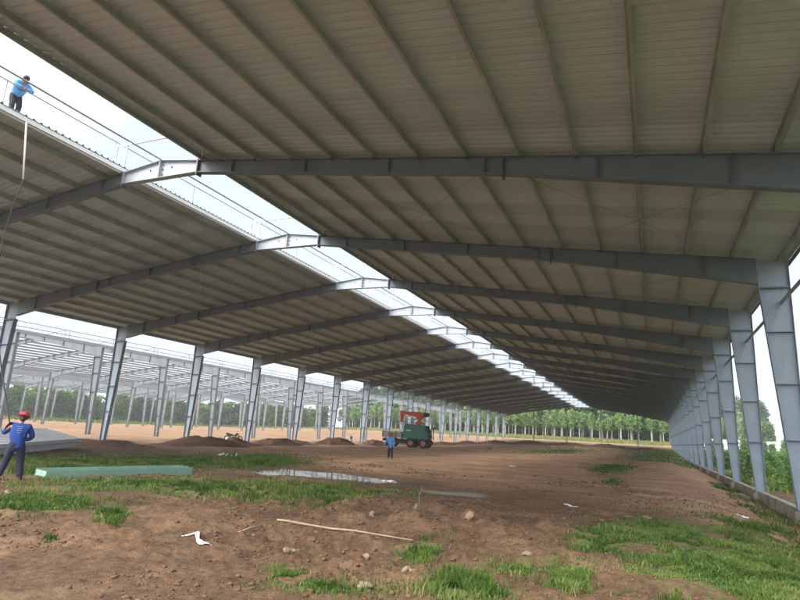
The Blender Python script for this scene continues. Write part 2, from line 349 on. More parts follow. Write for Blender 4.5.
def ground_mat():
    m = bpy.data.materials.new('soil'); m.use_nodes = True; t = m.node_tree; p = t.nodes['Principled BSDF']; N = t.nodes.new
    co = N('ShaderNodeTexCoord')
    def noise(sc, det=8, ro=0.6, st=(1, 1, 1)):
        mp = N('ShaderNodeMapping'); mp.inputs['Scale'].default_value = st; t.links.new(co.outputs['Object'], mp.inputs['Vector'])
        n = N('ShaderNodeTexNoise'); n.inputs['Scale'].default_value = sc; n.inputs['Detail'].default_value = det; n.inputs['Roughness'].default_value = ro
        t.links.new(mp.outputs['Vector'], n.inputs['Vector']); return n.outputs['Fac']
    def ramp(src, *st):
        r = N('ShaderNodeValToRGB')
        while len(r.color_ramp.elements) < len(st): r.color_ramp.elements.new(0.5)
        for e, (pos, c) in zip(r.color_ramp.elements, st): e.position = pos; e.color = (*c, 1)
        t.links.new(src, r.inputs['Fac']); return r.outputs['Color']
    def mix(f, a, b, mode='MIX'):
        x = N('ShaderNodeMix'); x.data_type = 'RGBA'; x.blend_type = mode
        for k, s in (('Factor', f), ('A', a), ('B', b)):
            if isinstance(s, (int, float)): x.inputs[k].default_value = s
            elif isinstance(s, tuple): x.inputs[k].default_value = (*s, 1)
            else: t.links.new(s, x.inputs[k])
        return x.outputs['Result']
    def attr(nm):
        a = N('ShaderNodeAttribute'); a.attribute_name = nm; return a.outputs['Fac']
    def math_(op, a, b=0.0):
        x = N('ShaderNodeMath'); x.operation = op; x.use_clamp = True
        for k, s in ((0, a), (1, b)):
            if isinstance(s, (int, float)): x.inputs[k].default_value = s
            else: t.links.new(s, x.inputs[k])
        return x.outputs[0]
    base = ramp(noise(0.55), (0.28, (0.056, 0.032, 0.017)), (0.46, (0.115, 0.065, 0.035)), (0.6, (0.165, 0.096, 0.053)), (0.76, (0.245, 0.155, 0.088)))
    fine = ramp(noise(7, 10, 0.7), (0.3, (0.38, 0.38, 0.37)), (0.52, (1, 1, 1)), (0.75, (1.6, 1.56, 1.5)))
    c = mix(0.9, base, fine, 'MULTIPLY')
    clod = ramp(noise(30, 4, 0.6), (0.35, (0.6, 0.6, 0.6)), (0.6, (1.1, 1.1, 1.1)))
    c = mix(0.6, c, clod, 'MULTIPLY')
    tan = ramp(noise(0.8, 8, 0.7), (0.55, (0, 0, 0)), (0.70, (1, 1, 1)))
    c = mix(math_('MULTIPLY', tan, 0.6), c, (0.24, 0.165, 0.095))
    op = ramp(noise(0.14, 8, 0.6), (0.3, (0.21, 0.118, 0.062)), (0.7, (0.29, 0.185, 0.11)))
    fl = ramp(noise(0.35, 9, 0.65), (0.30, (0.22, 0.122, 0.072)), (0.46, (0.36, 0.207, 0.124)), (0.58, (0.44, 0.265, 0.162)), (0.72, (0.52, 0.35, 0.225)))  # floor colour raised to stand in for light lacking under the roof
    fl = mix(0.5, fl, fine, 'MULTIPLY')
    trk = ramp(noise(0.5, 5, 0.6, (0.35, 2.2, 1)), (0.44, (0.62, 0.58, 0.56)), (0.52, (1, 1, 1)), (0.6, (1.25, 1.22, 1.2)))      # wheel-packed streaks along the traffic direction
    fl = mix(0.4, fl, trk, 'MULTIPLY')
    c = mix(attr('floor'), c, fl)
    c = mix(attr('open'), c, op)
    pal = mix(attr('pale'), c, (0.30, 0.27, 0.22))
    c = pal
    tn = noise(5, 6, 0.7)
    gcol = ramp(noise(1.6, 8, 0.65), (0.3, (0.055, 0.09, 0.02)), (0.55, (0.10, 0.15, 0.035)), (0.75, (0.18, 0.20, 0.055)))
    gf = math_('MULTIPLY', math_('SUBTRACT', math_('ADD', attr('grassy'), math_('MULTIPLY', tn, 0.9)), 0.72), 3.0)
    c = mix(math_('MULTIPLY', gf, 0.82), c, gcol)
    w = attr('wet')
    c = mix(math_('MULTIPLY', w, 0.55), c, mix(1.0, c, (0.5, 0.47, 0.45), 'MULTIPLY'))
    t.links.new(c, p.inputs['Base Color'])
    rr = N('ShaderNodeMapRange'); rr.inputs['To Min'].default_value = 0.95; rr.inputs['To Max'].default_value = 0.38
    t.links.new(w, rr.inputs['Value']); t.links.new(rr.outputs[0], p.inputs['Roughness'])
    p.inputs['Specular IOR Level'].default_value = 0.3
    b = N('ShaderNodeBump'); b.inputs['Strength'].default_value = 1.0; b.inputs['Distance'].default_value = 0.08
    hh = math_('ADD', math_('MULTIPLY', noise(9, 8, 0.7), 0.6), math_('MULTIPLY', noise(45, 4, 0.6), 0.35))
    t.links.new(hh, b.inputs['Height']); t.links.new(b.outputs['Normal'], p.inputs['Normal'])
    return m
ground()

# water
def puddle():
    n = 60; vv = [(-11.6, 20.2, -0.048)]
    for i in range(n):
        t = 2 * PI * i / n; k = 1.12 + 0.1 * math.sin(3 * t) + 0.07 * math.sin(7 * t + 1)
        a, b = 4.1 * k * math.cos(t), 1.72 * k * math.sin(t); c, s = math.cos(-0.10), math.sin(-0.10)
        vv.append((-11.6 + a * c - b * s, 20.2 + a * s + b * c, -0.048))
    m = mat('muddy_water', (0.15, 0.115, 0.08), 0.025, 0, 0.1, 2)
    me = bpy.data.meshes.new('puddle'); me.from_pydata(vv, [], [(0, i + 1, (i + 1) % n + 1) for i in range(n)]); me.materials.append(m)
    tag(link('puddle', me), 'long shallow muddy puddle reflecting the white sky', 'puddle', kind='structure')
puddle()

# ------------------------------------------------------------------ sheds
def zt(x): return ZA - SLOPE * abs(x)          # top of the rafters; x measured from the ridge
UL, UR = XL - XA, XR - XA                       # -19.6, 20.04

def column_mesh(sg, m):
    """tapered I section column, outer flange upright; sg = +1 right, -1 left"""
    xo = UR if sg > 0 else UL
    b = MB(); X = lambda d: xo - sg * d
    zo, zi = zt(xo), zt(X(0.9))
    b.prism_y([(X(0.014), 0), (X(0.014), zo - 0.01), (X(0.886), zi - 0.01), (X(0.886), 7.05), (X(0.356), 0)], 0, 0.014)
    b.prism_y([(X(0), 0), (X(0), zo - 0.004), (X(0.014), zo - 0.004), (X(0.014), 0)], 0, 0.26)
    b.prism_y([(X(0.356), 0), (X(0.886), 7.05), (X(0.9), 7.05), (X(0.37), 0)], 0, 0.26)
    return b.mesh('column', m)
def column_extra(sg):
    xo = UR if sg > 0 else UL; X = lambda d: xo - sg * d; out = []
    for z, t in ((2.1, 0.02), (3.85, 0.02), (5.55, 0.02), (7.05, 0.045)):
        w = 0.37 + 0.53 * z / 7.05 - 0.035; b = MB()
        for s in (-1, 1): b.box((X(w / 2 + 0.016), s * 0.068, z), (w, 0.118, t))
        if z > 7:
            for k in (0.25, 0.55): b.box((X(k), -0.06, z), (0.03, 0.05, 0.13))
        out.append(('stiffener', b.mesh('stiffener', MT['plate'])))
    b = MB(); b.box((X(0.185), 0, 0.012), (0.5, 0.36, 0.028))
    for k in (0.06, 0.31):
        for s in (-0.14, 0.14): b.cyl((X(k), s, 0.02), (X(k), s, 0.09), 0.015, 6)
    out.append(('base_plate', b.mesh('base_plate', MT['plate'])))
    return out
def rafter_mesh(sg, m):
    xo = UR if sg > 0 else UL; b = MB(); xi = xo - sg * 0.902; xs = sg * 12.3; xr = sg * 1.73
    dep = [(xi, 0.88), (xs, 0.50), (xr, 0.46)]
    top = [(x, zt(x)) for x, d in dep]; bot = [(x, zt(x) - d) for x, d in dep]
    b.prism_y(top + bot[::-1], 0, 0.012)
    for k in range(2):
        b.prism_y([top[k], top[k + 1], (top[k + 1][0], top[k + 1][1] - 0.014), (top[k][0], top[k][1] - 0.014)], 0, 0.24)
        b.prism_y([bot[k], bot[k + 1], (bot[k + 1][0], bot[k + 1][1] + 0.014), (bot[k][0], bot[k][1] + 0.014)], 0, 0.24)
    x = xi - sg * 1.6
    while abs(x) > 2.5:                          # web stiffeners
        d = 0.46 + 0.42 * max(0, (abs(x) - 12.3) / (abs(xi) - 12.3))
        for s in (-1, 1): b.box((x, s * 0.06, zt(x) - d / 2), (0.012, 0.1, d - 0.04))
        x -= sg * 1.43 * 2
    return b.mesh('rafter', m)
def rafter_extra(sg):
    out = []
    for x, d in ((sg * 12.3, 0.62), (sg * 1.745, 0.58)):
        b = MB(); b.box((x, 0, zt(x) - d / 2 + 0.03), (0.045, 0.25, d))
        for k in (0.12, 0.45):
            for s in (-0.08, 0.08): b.cyl((x - 0.05, s, zt(x) - k), (x + 0.05, s, zt(x) - k), 0.016, 6)
        out.append(('splice_plate', b.mesh('splice_plate', MT['plate'])))
    return out
def ridge_mesh(m):
    b = MB(); e = 1.70; ze = zt(e); zb = 10.0
    b.prism_y([(-e, zb), (e, zb), (e, ze), (0, ZA), (-e, ze)], 0, 0.012)
    b.prism_y([(-e, zb), (e, zb), (e, zb + 0.014), (-e, zb + 0.014)], 0, 0.24)
    for s in (-1, 1): b.prism_y([(s * e, ze), (0, ZA), (0, ZA - 0.014), (s * e, ze - 0.014)], 0, 0.24)
    for s in (-1, 1): b.box((0, s * 0.065, (ZA + zb) / 2), (0.03, 0.11, ZA - zb - 0.05))
    for x in (-1.715, 1.715): b.box((x, 0, zb + 0.22), (0.014, 0.24, 0.5))
    return b.mesh('ridge_beam', m)
def ridge_bolts():
    b = MB()
    for x in (-0.09, 0.09):
        for z in (10.15, 10.35, 10.52): b.ball((x, -0.02, z), (0.035, 0.03, 0.035), 6, 4)
    for x in (-0.5, 0.5): b.ball((x, -0.02, 10.38), (0.03, 0.03, 0.03), 6, 4)
    return b.mesh('bolt', MT['plate'])

PURL = [UR - 0.18 - 1.43 * k for k in range(13)] + [1.86]
def purlin_mesh(x, y0, y1, m):
    sg = 1 if x > 0 else -1; z = zt(x); b = MB(); L_ = y1 - y0; yc = (y0 + y1) / 2; a = math.atan(SLOPE) * sg
    b.box((x, yc, z + 0.10), (0.012, L_, 0.196)); b.box((x - sg * 0.025, yc, z + 0.194 + 0.025 * SLOPE), (0.05, L_, 0.008), (0, a, 0))
    b.box((x + sg * 0.025, yc, z + 0.008), (0.05, L_, 0.008), (0, a, 0)); b.box((x + sg * 0.05, yc, z + 0.014), (0.008, L_, 0.03))
    return b.mesh('purlin', m)
def clip_mesh():
    b = MB(); b.box((-0.012, 0, 0.09), (0.012, 0.16, 0.2)); b.box((0, 0, -0.02), (0.05, 0.26, 0.06))
    return b.mesh('purlin_clip', MT['plate'])
MESH = {}
def frame_parts(root, ys, pale):
    k = 'p' if pale else 's'; m = MT['steel_pale'] if pale else MT['steel']
    if k not in MESH:
        MESH[k] = dict(cols={s: column_mesh(s, m) for s in (1, -1)}, raf={s: rafter_mesh(s, m if pale else MT['steel_shaded']) for s in (1, -1)}, rid=ridge_mesh(m if pale else MT['ridge']))
    if 'x' not in MESH:
        MESH['x'] = dict(col={s: column_extra(s) for s in (1, -1)}, raf={s: rafter_extra(s) for s in (1, -1)}, bolt=ridge_bolts(), clip=clip_mesh())
    d, e = MESH[k], MESH['x']
    for y in ys:
        for s in (1, -1):
            c = link('column', d['cols'][s], root, (0, y, 0))
            for nm, me in e['col'][s]: link(nm, me, c)
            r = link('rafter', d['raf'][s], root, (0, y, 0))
            if not pale:
                for nm, me in e['raf'][s]: link(nm, me, r)
                if y < 50:
                    for x in PURL[1:13]: link('purlin_clip', e['clip'], r, (s * x, 0, zt(x)))
        rb = link('ridge_beam', d['rid'], root, (0, y, 0))
        if not pale:
            link('bolt', e['bolt'], rb)

YS = [YA + BAY * i for i in range(-1, 18)]; YS[0] -= 0.7
Y0, Y1 = YS[0] - 0.3, YS[-1] + 0.3
shed = empty('steel_shed', (XA, 0, 0), 0, 'long open sided steel shed with a ribbed metal roof slotted open along its ridge', 'shed')
frame_parts(shed, YS, False)
for sg in (1, -1):
    for x in PURL:
        link('edge_purlin' if (x < 2 and sg < 0) else 'purlin', purlin_mesh(sg * x if sg > 0 else -x, Y0, Y1, MT['gutter'] if (x < 2 and sg < 0) else MT['purlin']), shed)
def sheet_mesh(sg):
    xe = (UR + 0.16) if sg > 0 else (UL - 0.16); xr = sg * 1.76
    xs = np.linspace(xe, xr, 15); p = 0.25
    prof = []
    y = Y0
    while y < Y1: prof += [(y, 0), (y + 0.05, 0), (y + 0.06, 0.006), (y + 0.07, 0.006), (y + 0.08, 0), (y + 0.135, 0), (y + 0.172, 0.052), (y + 0.213, 0.052)]; y += p
    v = []
    for j, x in enumerate(xs):
        z = ZA - SLOPE * abs(x) + 0.206 + (0.004 if j % 2 else 0)
        v += [(x, yy, z + dz) for yy, dz in prof]
    n = len(prof); k = len(xs)
    i = np.arange(n - 1)[None, :]; j = np.arange(k - 1)[:, None] * n
    f = np.stack([i + j, i + j + 1, i + j + n + 1, i + j + n], -1).reshape(-1, 4)
    return np_mesh('roof_sheet', np.array(v), f, MT['sheet'])
for sg in (1, -1): link('roof_sheet', sheet_mesh(sg), shed)
# edge trims along the ridge slot and the eaves
b = MB(); b.box((-1.80, (Y0 + Y1) / 2, zt(1.8) + 0.12), (0.02, Y1 - Y0, 0.15)); b.build('edge_trim', MT['gutter'], shed)
for xx in (UR + 0.17, UL - 0.17):
    b = MB(); b.box((xx, (Y0 + Y1) / 2, zt(xx) + 0.13), (0.012, Y1 - Y0, 0.2)); b.build('eave_trim', MT['steel'], shed)
b = MB(); b.cyl((0, Y0, ZA + 0.03), (0, Y1, ZA + 0.03), 0.03, 8); b.build('ridge_strut', MT['rail'], shed)
# guard rail on the left lip of the slot
GX = -1.84; GZ = zt(1.84) + 0.25
gr_ = MB(); gr_.cyl((GX, Y0, GZ + 0.78), (GX, Y1, GZ + 0.78), 0.022, 6); grail = gr_.build('guard_rail', MT['rail'], shed)
yy = YS[0] + 0.2
while yy < 100:
    MB().cyl((GX, yy, GZ - 0.05), (GX, yy, GZ + 0.78), 0.018, 6).build('rail_post', MT['rail'], shed); yy += 4.0
# white tube frames over the slot, one at every frame
b = MB()
zt_ = 11.42
b.box((0.05, 0, zt_), (4.2, 0.07, 0.07))
for x in (-2.02, -1.52, 2.1): b.box((x, 0, (zt_ + zt(x)) / 2 + 0.08), (0.06, 0.06, zt_ - zt(x) - 0.25 + 0.3))
mf = b.mesh('slot_frame', MT['frame_white'])
for y in YS: link('slot_frame', mf, shed, (0, y - 0.3, 0))
# longitudinal struts between the right hand columns, tie rods in two bays
b = MB(); b.cyl((UR - 0.28, Y0 + 0.3, 6.55), (UR - 0.28, Y1 - 0.3, 6.55), 0.055, 8); b.build('eave_strut', MT['steel'], shed)
for i in (1, 2):
    for sg in (1, -1):
        for (x0, x1) in ((5, 12), (12, 19)):
            for s in (0, 1):
                a = (sg * x0, YS[i + s], zt(x0) - 0.2); c = (sg * x1, YS[i + 1 - s], zt(x1) - 0.2)
                MB().cyl(a, c, 0.005, 5).build('tie_rod', MT['plate'], shed)
# gable posts at the far end
for px in (-11.62, -3.64, 4.44, 12.53):
    b = MB(); zz = zt(px) - 0.47; zg = h1(XA + px, YS[-1]) - 0.3
    b.box((px, YS[-1] + 0.1, (zz + zg) / 2), (0.012, 0.22, zz - zg)); b.box((px, YS[-1] + 0.2, (zz + zg) / 2), (0.2, 0.012, zz - zg)); b.box((px, YS[-1], (zz + zg) / 2), (0.2, 0.012, zz - zg))
    b.build('gable_post', MT['steel'], shed)

def skeleton(off, y_first, lab):
    root = empty('shed_frame', (XA + off, 0, 0), 0, lab, 'steel frame', 'bare steel frames beside the shed')
    ys = [y for y in YS if y >= y_first]; frame_parts(root, ys, True)
    for sg in (1, -1):
        for i, x in enumerate(PURL):
            key = ('pp', i, sg, y_first)
            link('purlin', purlin_mesh(sg * x, ys[0] - 0.3, ys[-1] + 0.3, MT['purlin_white']), root)
    b = MB(); yc = (ys[0] + ys[-1]) / 2; ln = ys[-1] - ys[0]
    for sg in (1, -1):
        xx = (UR if sg > 0 else UL)
        b = MB(); b.box((xx + sg * 0.05, yc, zt(xx) + 0.02), (0.18, ln, 0.16)); b.box((xx + sg * 0.2, yc, zt(xx) - 0.06), (0.03, ln, 0.05)); b.build('eave_beam', MT['rail'], root)
        b = MB()
        for dz in (0.45, 0.85): b.cyl((xx, ys[0], zt(xx) + dz), (xx, ys[-1], zt(xx) + dz), 0.03, 6)
        y = ys[0]
        while y <= ys[-1]:
            b.cyl((xx, y, zt(xx)), (xx, y, zt(xx) + 0.85), 0.025, 6)
            b.cyl((xx, y + 0.4, zt(xx)), (xx, y + 0.4, zt(xx) + 0.85), 0.025, 6)
            b.cyl((xx, y - 1.8, zt(xx) + 0.1), (xx, y - 0.1, zt(xx) + 0.8), 0.02, 6); y += 5.0
        b.build('guard_rail', MT['steel_pale'], root)
    return root
skeleton(-50.55, 14, 'roofless pale grey steel frame standing next to the roofed shed')
skeleton(-103.0, 22, 'farther roofless steel frame standing in front of the forest')

# concrete ground beam on the right
gb = empty('ground_beam', (XR - 0.2, 60, -0.2), 0, 'low weathered concrete beam running along the feet of the right hand columns', 'concrete beam')
b = MB()
for i in range(len(YS) - 1):
    n = 8
    for k in range(n):
        ya, yb = YS[i] + 0.31 + (BAY - 0.62) * k / n, YS[i] + 0.31 + (BAY - 0.62) * (k + 1) / n
        b.box((0.02 + random.uniform(-.006, .006), (ya + yb) / 2 - 60, -0.06 + random.uniform(-.008, .008)), (0.24, yb - ya + 0.001, 0.62))
b.build('beam', MT['concrete'], gb)
for y in YS:
    MB().box((0, y - 60, -0.06), (0.62, 0.6, 0.5)).build('plinth', MT['concrete'], gb, bevel=0.02)

# ------------------------------------------------------------------ trees and bushes
LEAF_PALM = leaf_mat('pale_foliage', [(0.09, 0.16, 0.05), (0.17, 0.27, 0.09), (0.28, 0.38, 0.15)])
LEAF_DARK = leaf_mat('dark_foliage', [(0.03, 0.06, 0.028), (0.055, 0.10, 0.042), (0.10, 0.155, 0.06)], 0.25)
LEAF_BUSH = leaf_mat('bush_foliage', [(0.045, 0.10, 0.022), (0.085, 0.17, 0.04), (0.16, 0.25, 0.07)], 0.35)
BARK_PALE = mat('pale_bark', (0.36, 0.33, 0.28), 0.9, 0, 0.25, 2, 0.4, 12)
BARK_DARK = mat('dark_bark', (0.13, 0.10, 0.075), 0.9, 0, 0.25, 2, 0.4, 12)

def leaves(r, centers, radii, n, size, droop=0.0, light_bias=0.0):
    """n folded leaf faces spread through the given clumps"""
    centers = np.array(centers); radii = np.array(radii)
    w = radii ** 2; w = w / w.sum(); k = r.choice(len(centers), n, p=w)
    d = r.normal(size=(n, 3)); d /= np.linalg.norm(d, axis=1)[:, None]
    rad = radii[k] * r.random(n) ** 0.45
    p = centers[k] + d * rad[:, None] * np.array([1, 1, 0.78])
    a = r.normal(size=(n, 3)); a[:, 2] -= droop; a /= np.linalg.norm(a, axis=1)[:, None]
    q = np.cross(a, r.normal(size=(n, 3))); q /= np.linalg.norm(q, axis=1)[:, None]
    s = size * (0.6 + 0.8 * r.random(n))[:, None]
    v = np.stack([p - a * s * 0.5, p + q * s * 0.32, p + a * s * 0.6, p - q * s * 0.32], 1).reshape(-1, 3)
    f = np.arange(n * 4).reshape(-1, 4)
    clump = r.random(len(centers))
    tint = np.clip(0.25 + 0.5 * clump[k] + 0.28 * (r.random(n) - 0.5) + light_bias, 0, 1)
    return v, f, np.repeat(tint, 4)

def make_tree(seed, H, crown_lo, crown_r, n, size, leaf, bark, tr=0.12, clumps=16, top_taper=0.55, lean=0.3):
    r = np.random.default_rng(seed); rd = random.Random(seed)
    top = Vector((rd.uniform(-lean, lean), rd.uniform(-lean, lean), H * 0.93)); b = MB()
    pts = []
    for i in range(7):
        t = i / 6; pts.append(Vector((top.x * t * t + rd.uniform(-.06, .06), top.y * t * t + rd.uniform(-.06, .06), -0.4 + (H * 0.93 + 0.4) * t)))
    b.tube(pts, [tr * (1.25 if i == 0 else 1 - 0.85 * i / 6) for i in range(7)], 7)
    cs, rs = [], []
    for i in range(clumps):
        t = (i + 0.5) / clumps; z = H * (crown_lo + (1 - crown_lo) * t)
        rr = crown_r * (1 - top_taper * abs(t - 0.4) ** 1.2 / 0.6) * (0.55 + 0.5 * rd.random()); an = i * 2.4 + rd.uniform(-.5, .5)
        base = pts[0].lerp(pts[-1], min(1, z / (H * 0.95)))
        c = Vector((base.x + 0.62 * rr * math.cos(an), base.y + 0.62 * rr * math.sin(an), z - 0.06 * H * rd.random()))
        cs.append(c); rs.append(crown_r * (0.34 + 0.26 * rd.random()))
        z0 = max(0.3, z - 0.16 * H); p0 = Vector((top.x * (z0 / H) ** 2, top.y * (z0 / H) ** 2, z0))
        b.tube([p0, p0.lerp(c, 0.5) + Vector((0, 0, -0.08 * rr)), c], [tr * 0.38, tr * 0.25, tr * 0.08], 5)
    trunk = b.mesh('trunk', bark, True)
    v, f, ti = leaves(r, cs, rs, n, size)
    return trunk, np_mesh('crown', v, f, leaf, False, dict(tint=ti))

def plant_tree(kind, meshes, x, y, s, label, cat, group, dz=-0.05):
    o = empty(kind, (x, y, h1(x, y) + dz), random.uniform(0, 6.28), label, cat, group); o.scale = (s, s, s * random.uniform(0.92, 1.1))
    link('trunk', meshes[0], o); link('crown', meshes[1], o); return o

PLANT = [make_tree(100 + i, 7.4 + 0.5 * (i % 3), 0.42, 1.35, 520, 0.46, LEAF_PALM, BARK_PALE, 0.16, 13, 0.5, 0.25) for i in range(5)]
DARK = [make_tree(200 + i, 14 + 1.2 * (i % 3), 0.03, 4.0, 2200, 0.9, LEAF_DARK, BARK_DARK, 0.24, 30, 0.5, 0.6) for i in range(4)]
BUSHY = [make_tree(300 + i, 7.6 + 0.6 * (i % 3), 0.02, 3.0, 2000, 0.62, LEAF_DARK if i % 2 else LEAF_BUSH, BARK_DARK, 0.16, 24, 0.5, 0.5) for i in range(4)]
SHRUB = [make_tree(400 + i, 1.9, 0.02, 1.15, 900, 0.22, LEAF_BUSH, BARK_DARK, 0.04, 18, 0.4, 0.2) for i in range(4)]

def along(pts, step):
    out = []
    for (a, b_) in zip(pts[:-1], pts[1:]):
        n = max(1, int(math.hypot(b_[0] - a[0], b_[1] - a[1]) / step))
        out += [(a[0] + (b_[0] - a[0]) * i / n, a[1] + (b_[1] - a[1]) * i / n) for i in range(n)]
    return out
for row in range(3):
    for (x, y) in along([(22, 190 + 3.2 * row), (-40, 189 + 3.2 * row), (-104, 184 + 3.2 * row)], 2.7):
        plant_tree('plantation_tree', random.choice(PLANT), x + random.uniform(-.7, .7), y + random.uniform(-.8, .8), random.uniform(0.85, 1.12), 'slender pale trunked plantation tree in the rows beyond the far end of the site', 'tree', 'plantation trees beyond the far end')
for row in range(3):
    for (x, y) in along([(30, 203 + 8 * row), (-40, 202 + 8 * row), (-108, 198 + 8 * row)], 3.9):
        plant_tree('forest_tree', random.choice(DARK), x + random.uniform(-1.5, 1.5), y + random.uniform(-2, 2), random.uniform(0.8, 1.12), 'tall dark green tree standing behind the slender plantation rows', 'tree', 'tall trees behind the plantation')
for row in range(2):
    for (x, y) in along([(-108 - 4 * row, 183 + 5 * row), (-152 - 5 * row, 150 + 5 * row), (-156 - 5 * row, 60), (-152 - 5 * row, 22)], 3.6 + row):
        plant_tree('bushy_tree', random.choice(BUSHY), x + random.uniform(-1, 1), y + random.uniform(-1, 1), random.uniform(0.8, 1.1), 'dense bushy green tree behind the bare frames at the left', 'tree', 'bushy trees behind the bare frames')
# outside on the right
for i in range(34):
    y = 27 + 75 * random.random(); x = 6.6 + (0.115 * y) * random.random() + (1.5 if y < 33 else 0.0)
    plant_tree('shrub', random.choice(SHRUB), x, y, random.uniform(0.55, 1.25), 'leafy green shrub in the rough grass outside the right hand columns', 'shrub', 'shrubs outside the right hand columns')
for i, (x, y, s) in enumerate([(13, 160, .40), (17, 164, .44), (21, 161, .42), (25, 163, .50), (29, 160, .52), (33, 162, .5), (37, 160, .5), (41, 163, .55), (9.5, 158, .42), (46, 162, .6)]):
    plant_tree('field_tree', DARK[i % 4] if i % 3 else BUSHY[0], x, y, s if i % 3 else s * 1.6, 'round crowned tree across the field to the right of the shed', 'tree', 'trees across the field on the right')

for i in range(16):
    x, y = 11 + 1.9 * i + random.uniform(-.6, .6), 141 + random.uniform(-2, 2)
    plant_tree('hedge_bush', random.choice(BUSHY), x, y, random.uniform(0.32, 0.42), 'low bushy hedge plant in front of the white boundary wall', 'bush', 'hedge in front of the boundary wall')
# ------------------------------------------------------------------ grass
GRASS_MAT = leaf_mat('grass_blades', [(0.042, 0.08, 0.018), (0.082, 0.15, 0.034), (0.14, 0.21, 0.052), (0.27, 0.24, 0.11)], 0.3)
def blades(x, y, hh, dark, wid=0.0022, dist_w=0.00042):
    n = len(x); z = hgt(x, y); dist = np.hypot(x, y)
    h = hh * (0.3 + 0.75 * rng.random(n) + 0.5 * rng.random(n) ** 4) * np.clip(0.9 + 1.1 * fbm(x / 0.8, y / 0.8, 91, 2), 0.35, 1.5); an = rng.random(n) * 2 * PI; w = (wid + dist_w * dist) * (0.7 + 0.6 * rng.random(n))
    le = (0.15 + 0.95 * rng.random(n)) * h; la = rng.random(n) * 2 * PI
    sx, sy = np.cos(an) * w, np.sin(an) * w; lx, ly = np.cos(la) * le, np.sin(la) * le
    p = lambda dx, dy, dz: np.stack([x + dx, y + dy, z + dz], -1)
    v = np.stack([p(-sx, -sy, -0.02), p(sx, sy, -0.02), p(lx * .35 - sx * .8, ly * .35 - sy * .8, h * .6), p(lx * .35 + sx * .8, ly * .35 + sy * .8, h * .6), p(lx, ly, h * (1 - 0.25 * (le / h) ** 2))], 1).reshape(-1, 3)
    k = np.arange(n)[:, None] * 5
    f = np.concatenate([k + np.array([0, 1, 3]), k + np.array([0, 3, 2]), k + np.array([2, 3, 4])], 1).reshape(-1, 3)
    t = np.clip(0.12 + 0.5 * rng.random(n) + 0.55 * fbm(x / 0.7, y / 0.7, 41, 3) - 0.15 * dark, 0, 1) + (rng.random(n) < 0.12) * 0.5
    return v, f, np.repeat(np.clip(t, 0, 1), 5)
vs_, fs_, ts_, nb = [], [], [], 0
def add_blades(x, y, hh, dark, **kw):
    global nb
    v, f, t = blades(x, y, hh, dark, **kw); vs_.append(v); fs_.append(f + nb); ts_.append(t); nb += len(v)
for (cx, cy, rx, ry, n, hh, dk) in GRASS:
    n = int(n * 2.3)
    a = rng.random(n) * 2 * PI; r = np.abs(rng.normal(size=n)) * 0.62
    x, y, ok = at_np(cx + rx * r * np.cos(a), np.minimum(cy + ry * r * np.sin(a), 680), 0.0)
    keep = ok & (fbm(x / 0.55, y / 0.55, 61, 3) > -0.24 + 0.16 * r) & (pud(x, y) > 0.95)
    keep &= ~((x > 3.6) & (y < 40)) & (np.hypot(x, y) < 140)
    add_blades(x[keep], y[keep], hh, dk)
n = 2600          # thin scatter of weeds on the bare soil
x = rng.uniform(-14, 4, n); y = rng.uniform(5, 26, n); k = (fbm(x / 1.2, y / 1.2, 71, 3) > 0.12) & (pud(x, y) > 1.1) & (pud2(x, y) > 1.2) & (x < 3.4)
add_blades(x[k], y[k], 0.07, 1)
me = np_mesh('grass', np.concatenate(vs_), np.concatenate(fs_), GRASS_MAT, False, dict(tint=np.concatenate(ts_)))
tag(link('grass', me), 'short green grass growing in patches on the brown soil', 'grass', kind='stuff')
vs_, fs_, ts_, nb = [], [], [], 0
n = 3500
x = rng.uniform(2.9, 3.95, n); y = rng.uniform(12, 40, n); k = fbm(x / 0.8, y / 0.8, 54, 3) > 0.05
add_blades(x[k], y[k], 0.2, 1)
n = 42000
x = 4.9 + 26 * rng.random(n) ** 1.6; y = 14 + 95 * rng.random(n) ** 1.3; k = (fbm(x / 2.2, y / 2.2, 51, 3) + 0.25 * sst(5.5, 9, x) > 0.06) & (x < 8 + 0.3 * y)
add_blades(x[k], y[k], 0.34, 0, wid=0.008, dist_w=0.0009)
n = 24000
x = rng.uniform(-125, 14, n); y = rng.uniform(166, 186, n) - 0.0 * x
add_blades(x, y, 0.5, -3.2, wid=0.02, dist_w=0.0006)
n = 14000
x = rng.uniform(-150, -112, n); y = rng.uniform(25, 170, n)
add_blades(x, y, 0.45, -0.5, wid=0.02, dist_w=0.0006)
me = np_mesh('field_grass', np.concatenate(vs_), np.concatenate(fs_), GRASS_MAT, False, dict(tint=np.concatenate(ts_)))
tag(link('field_grass', me), 'tall rough grass and weeds on the field outside the shed', 'grass', kind='stuff')

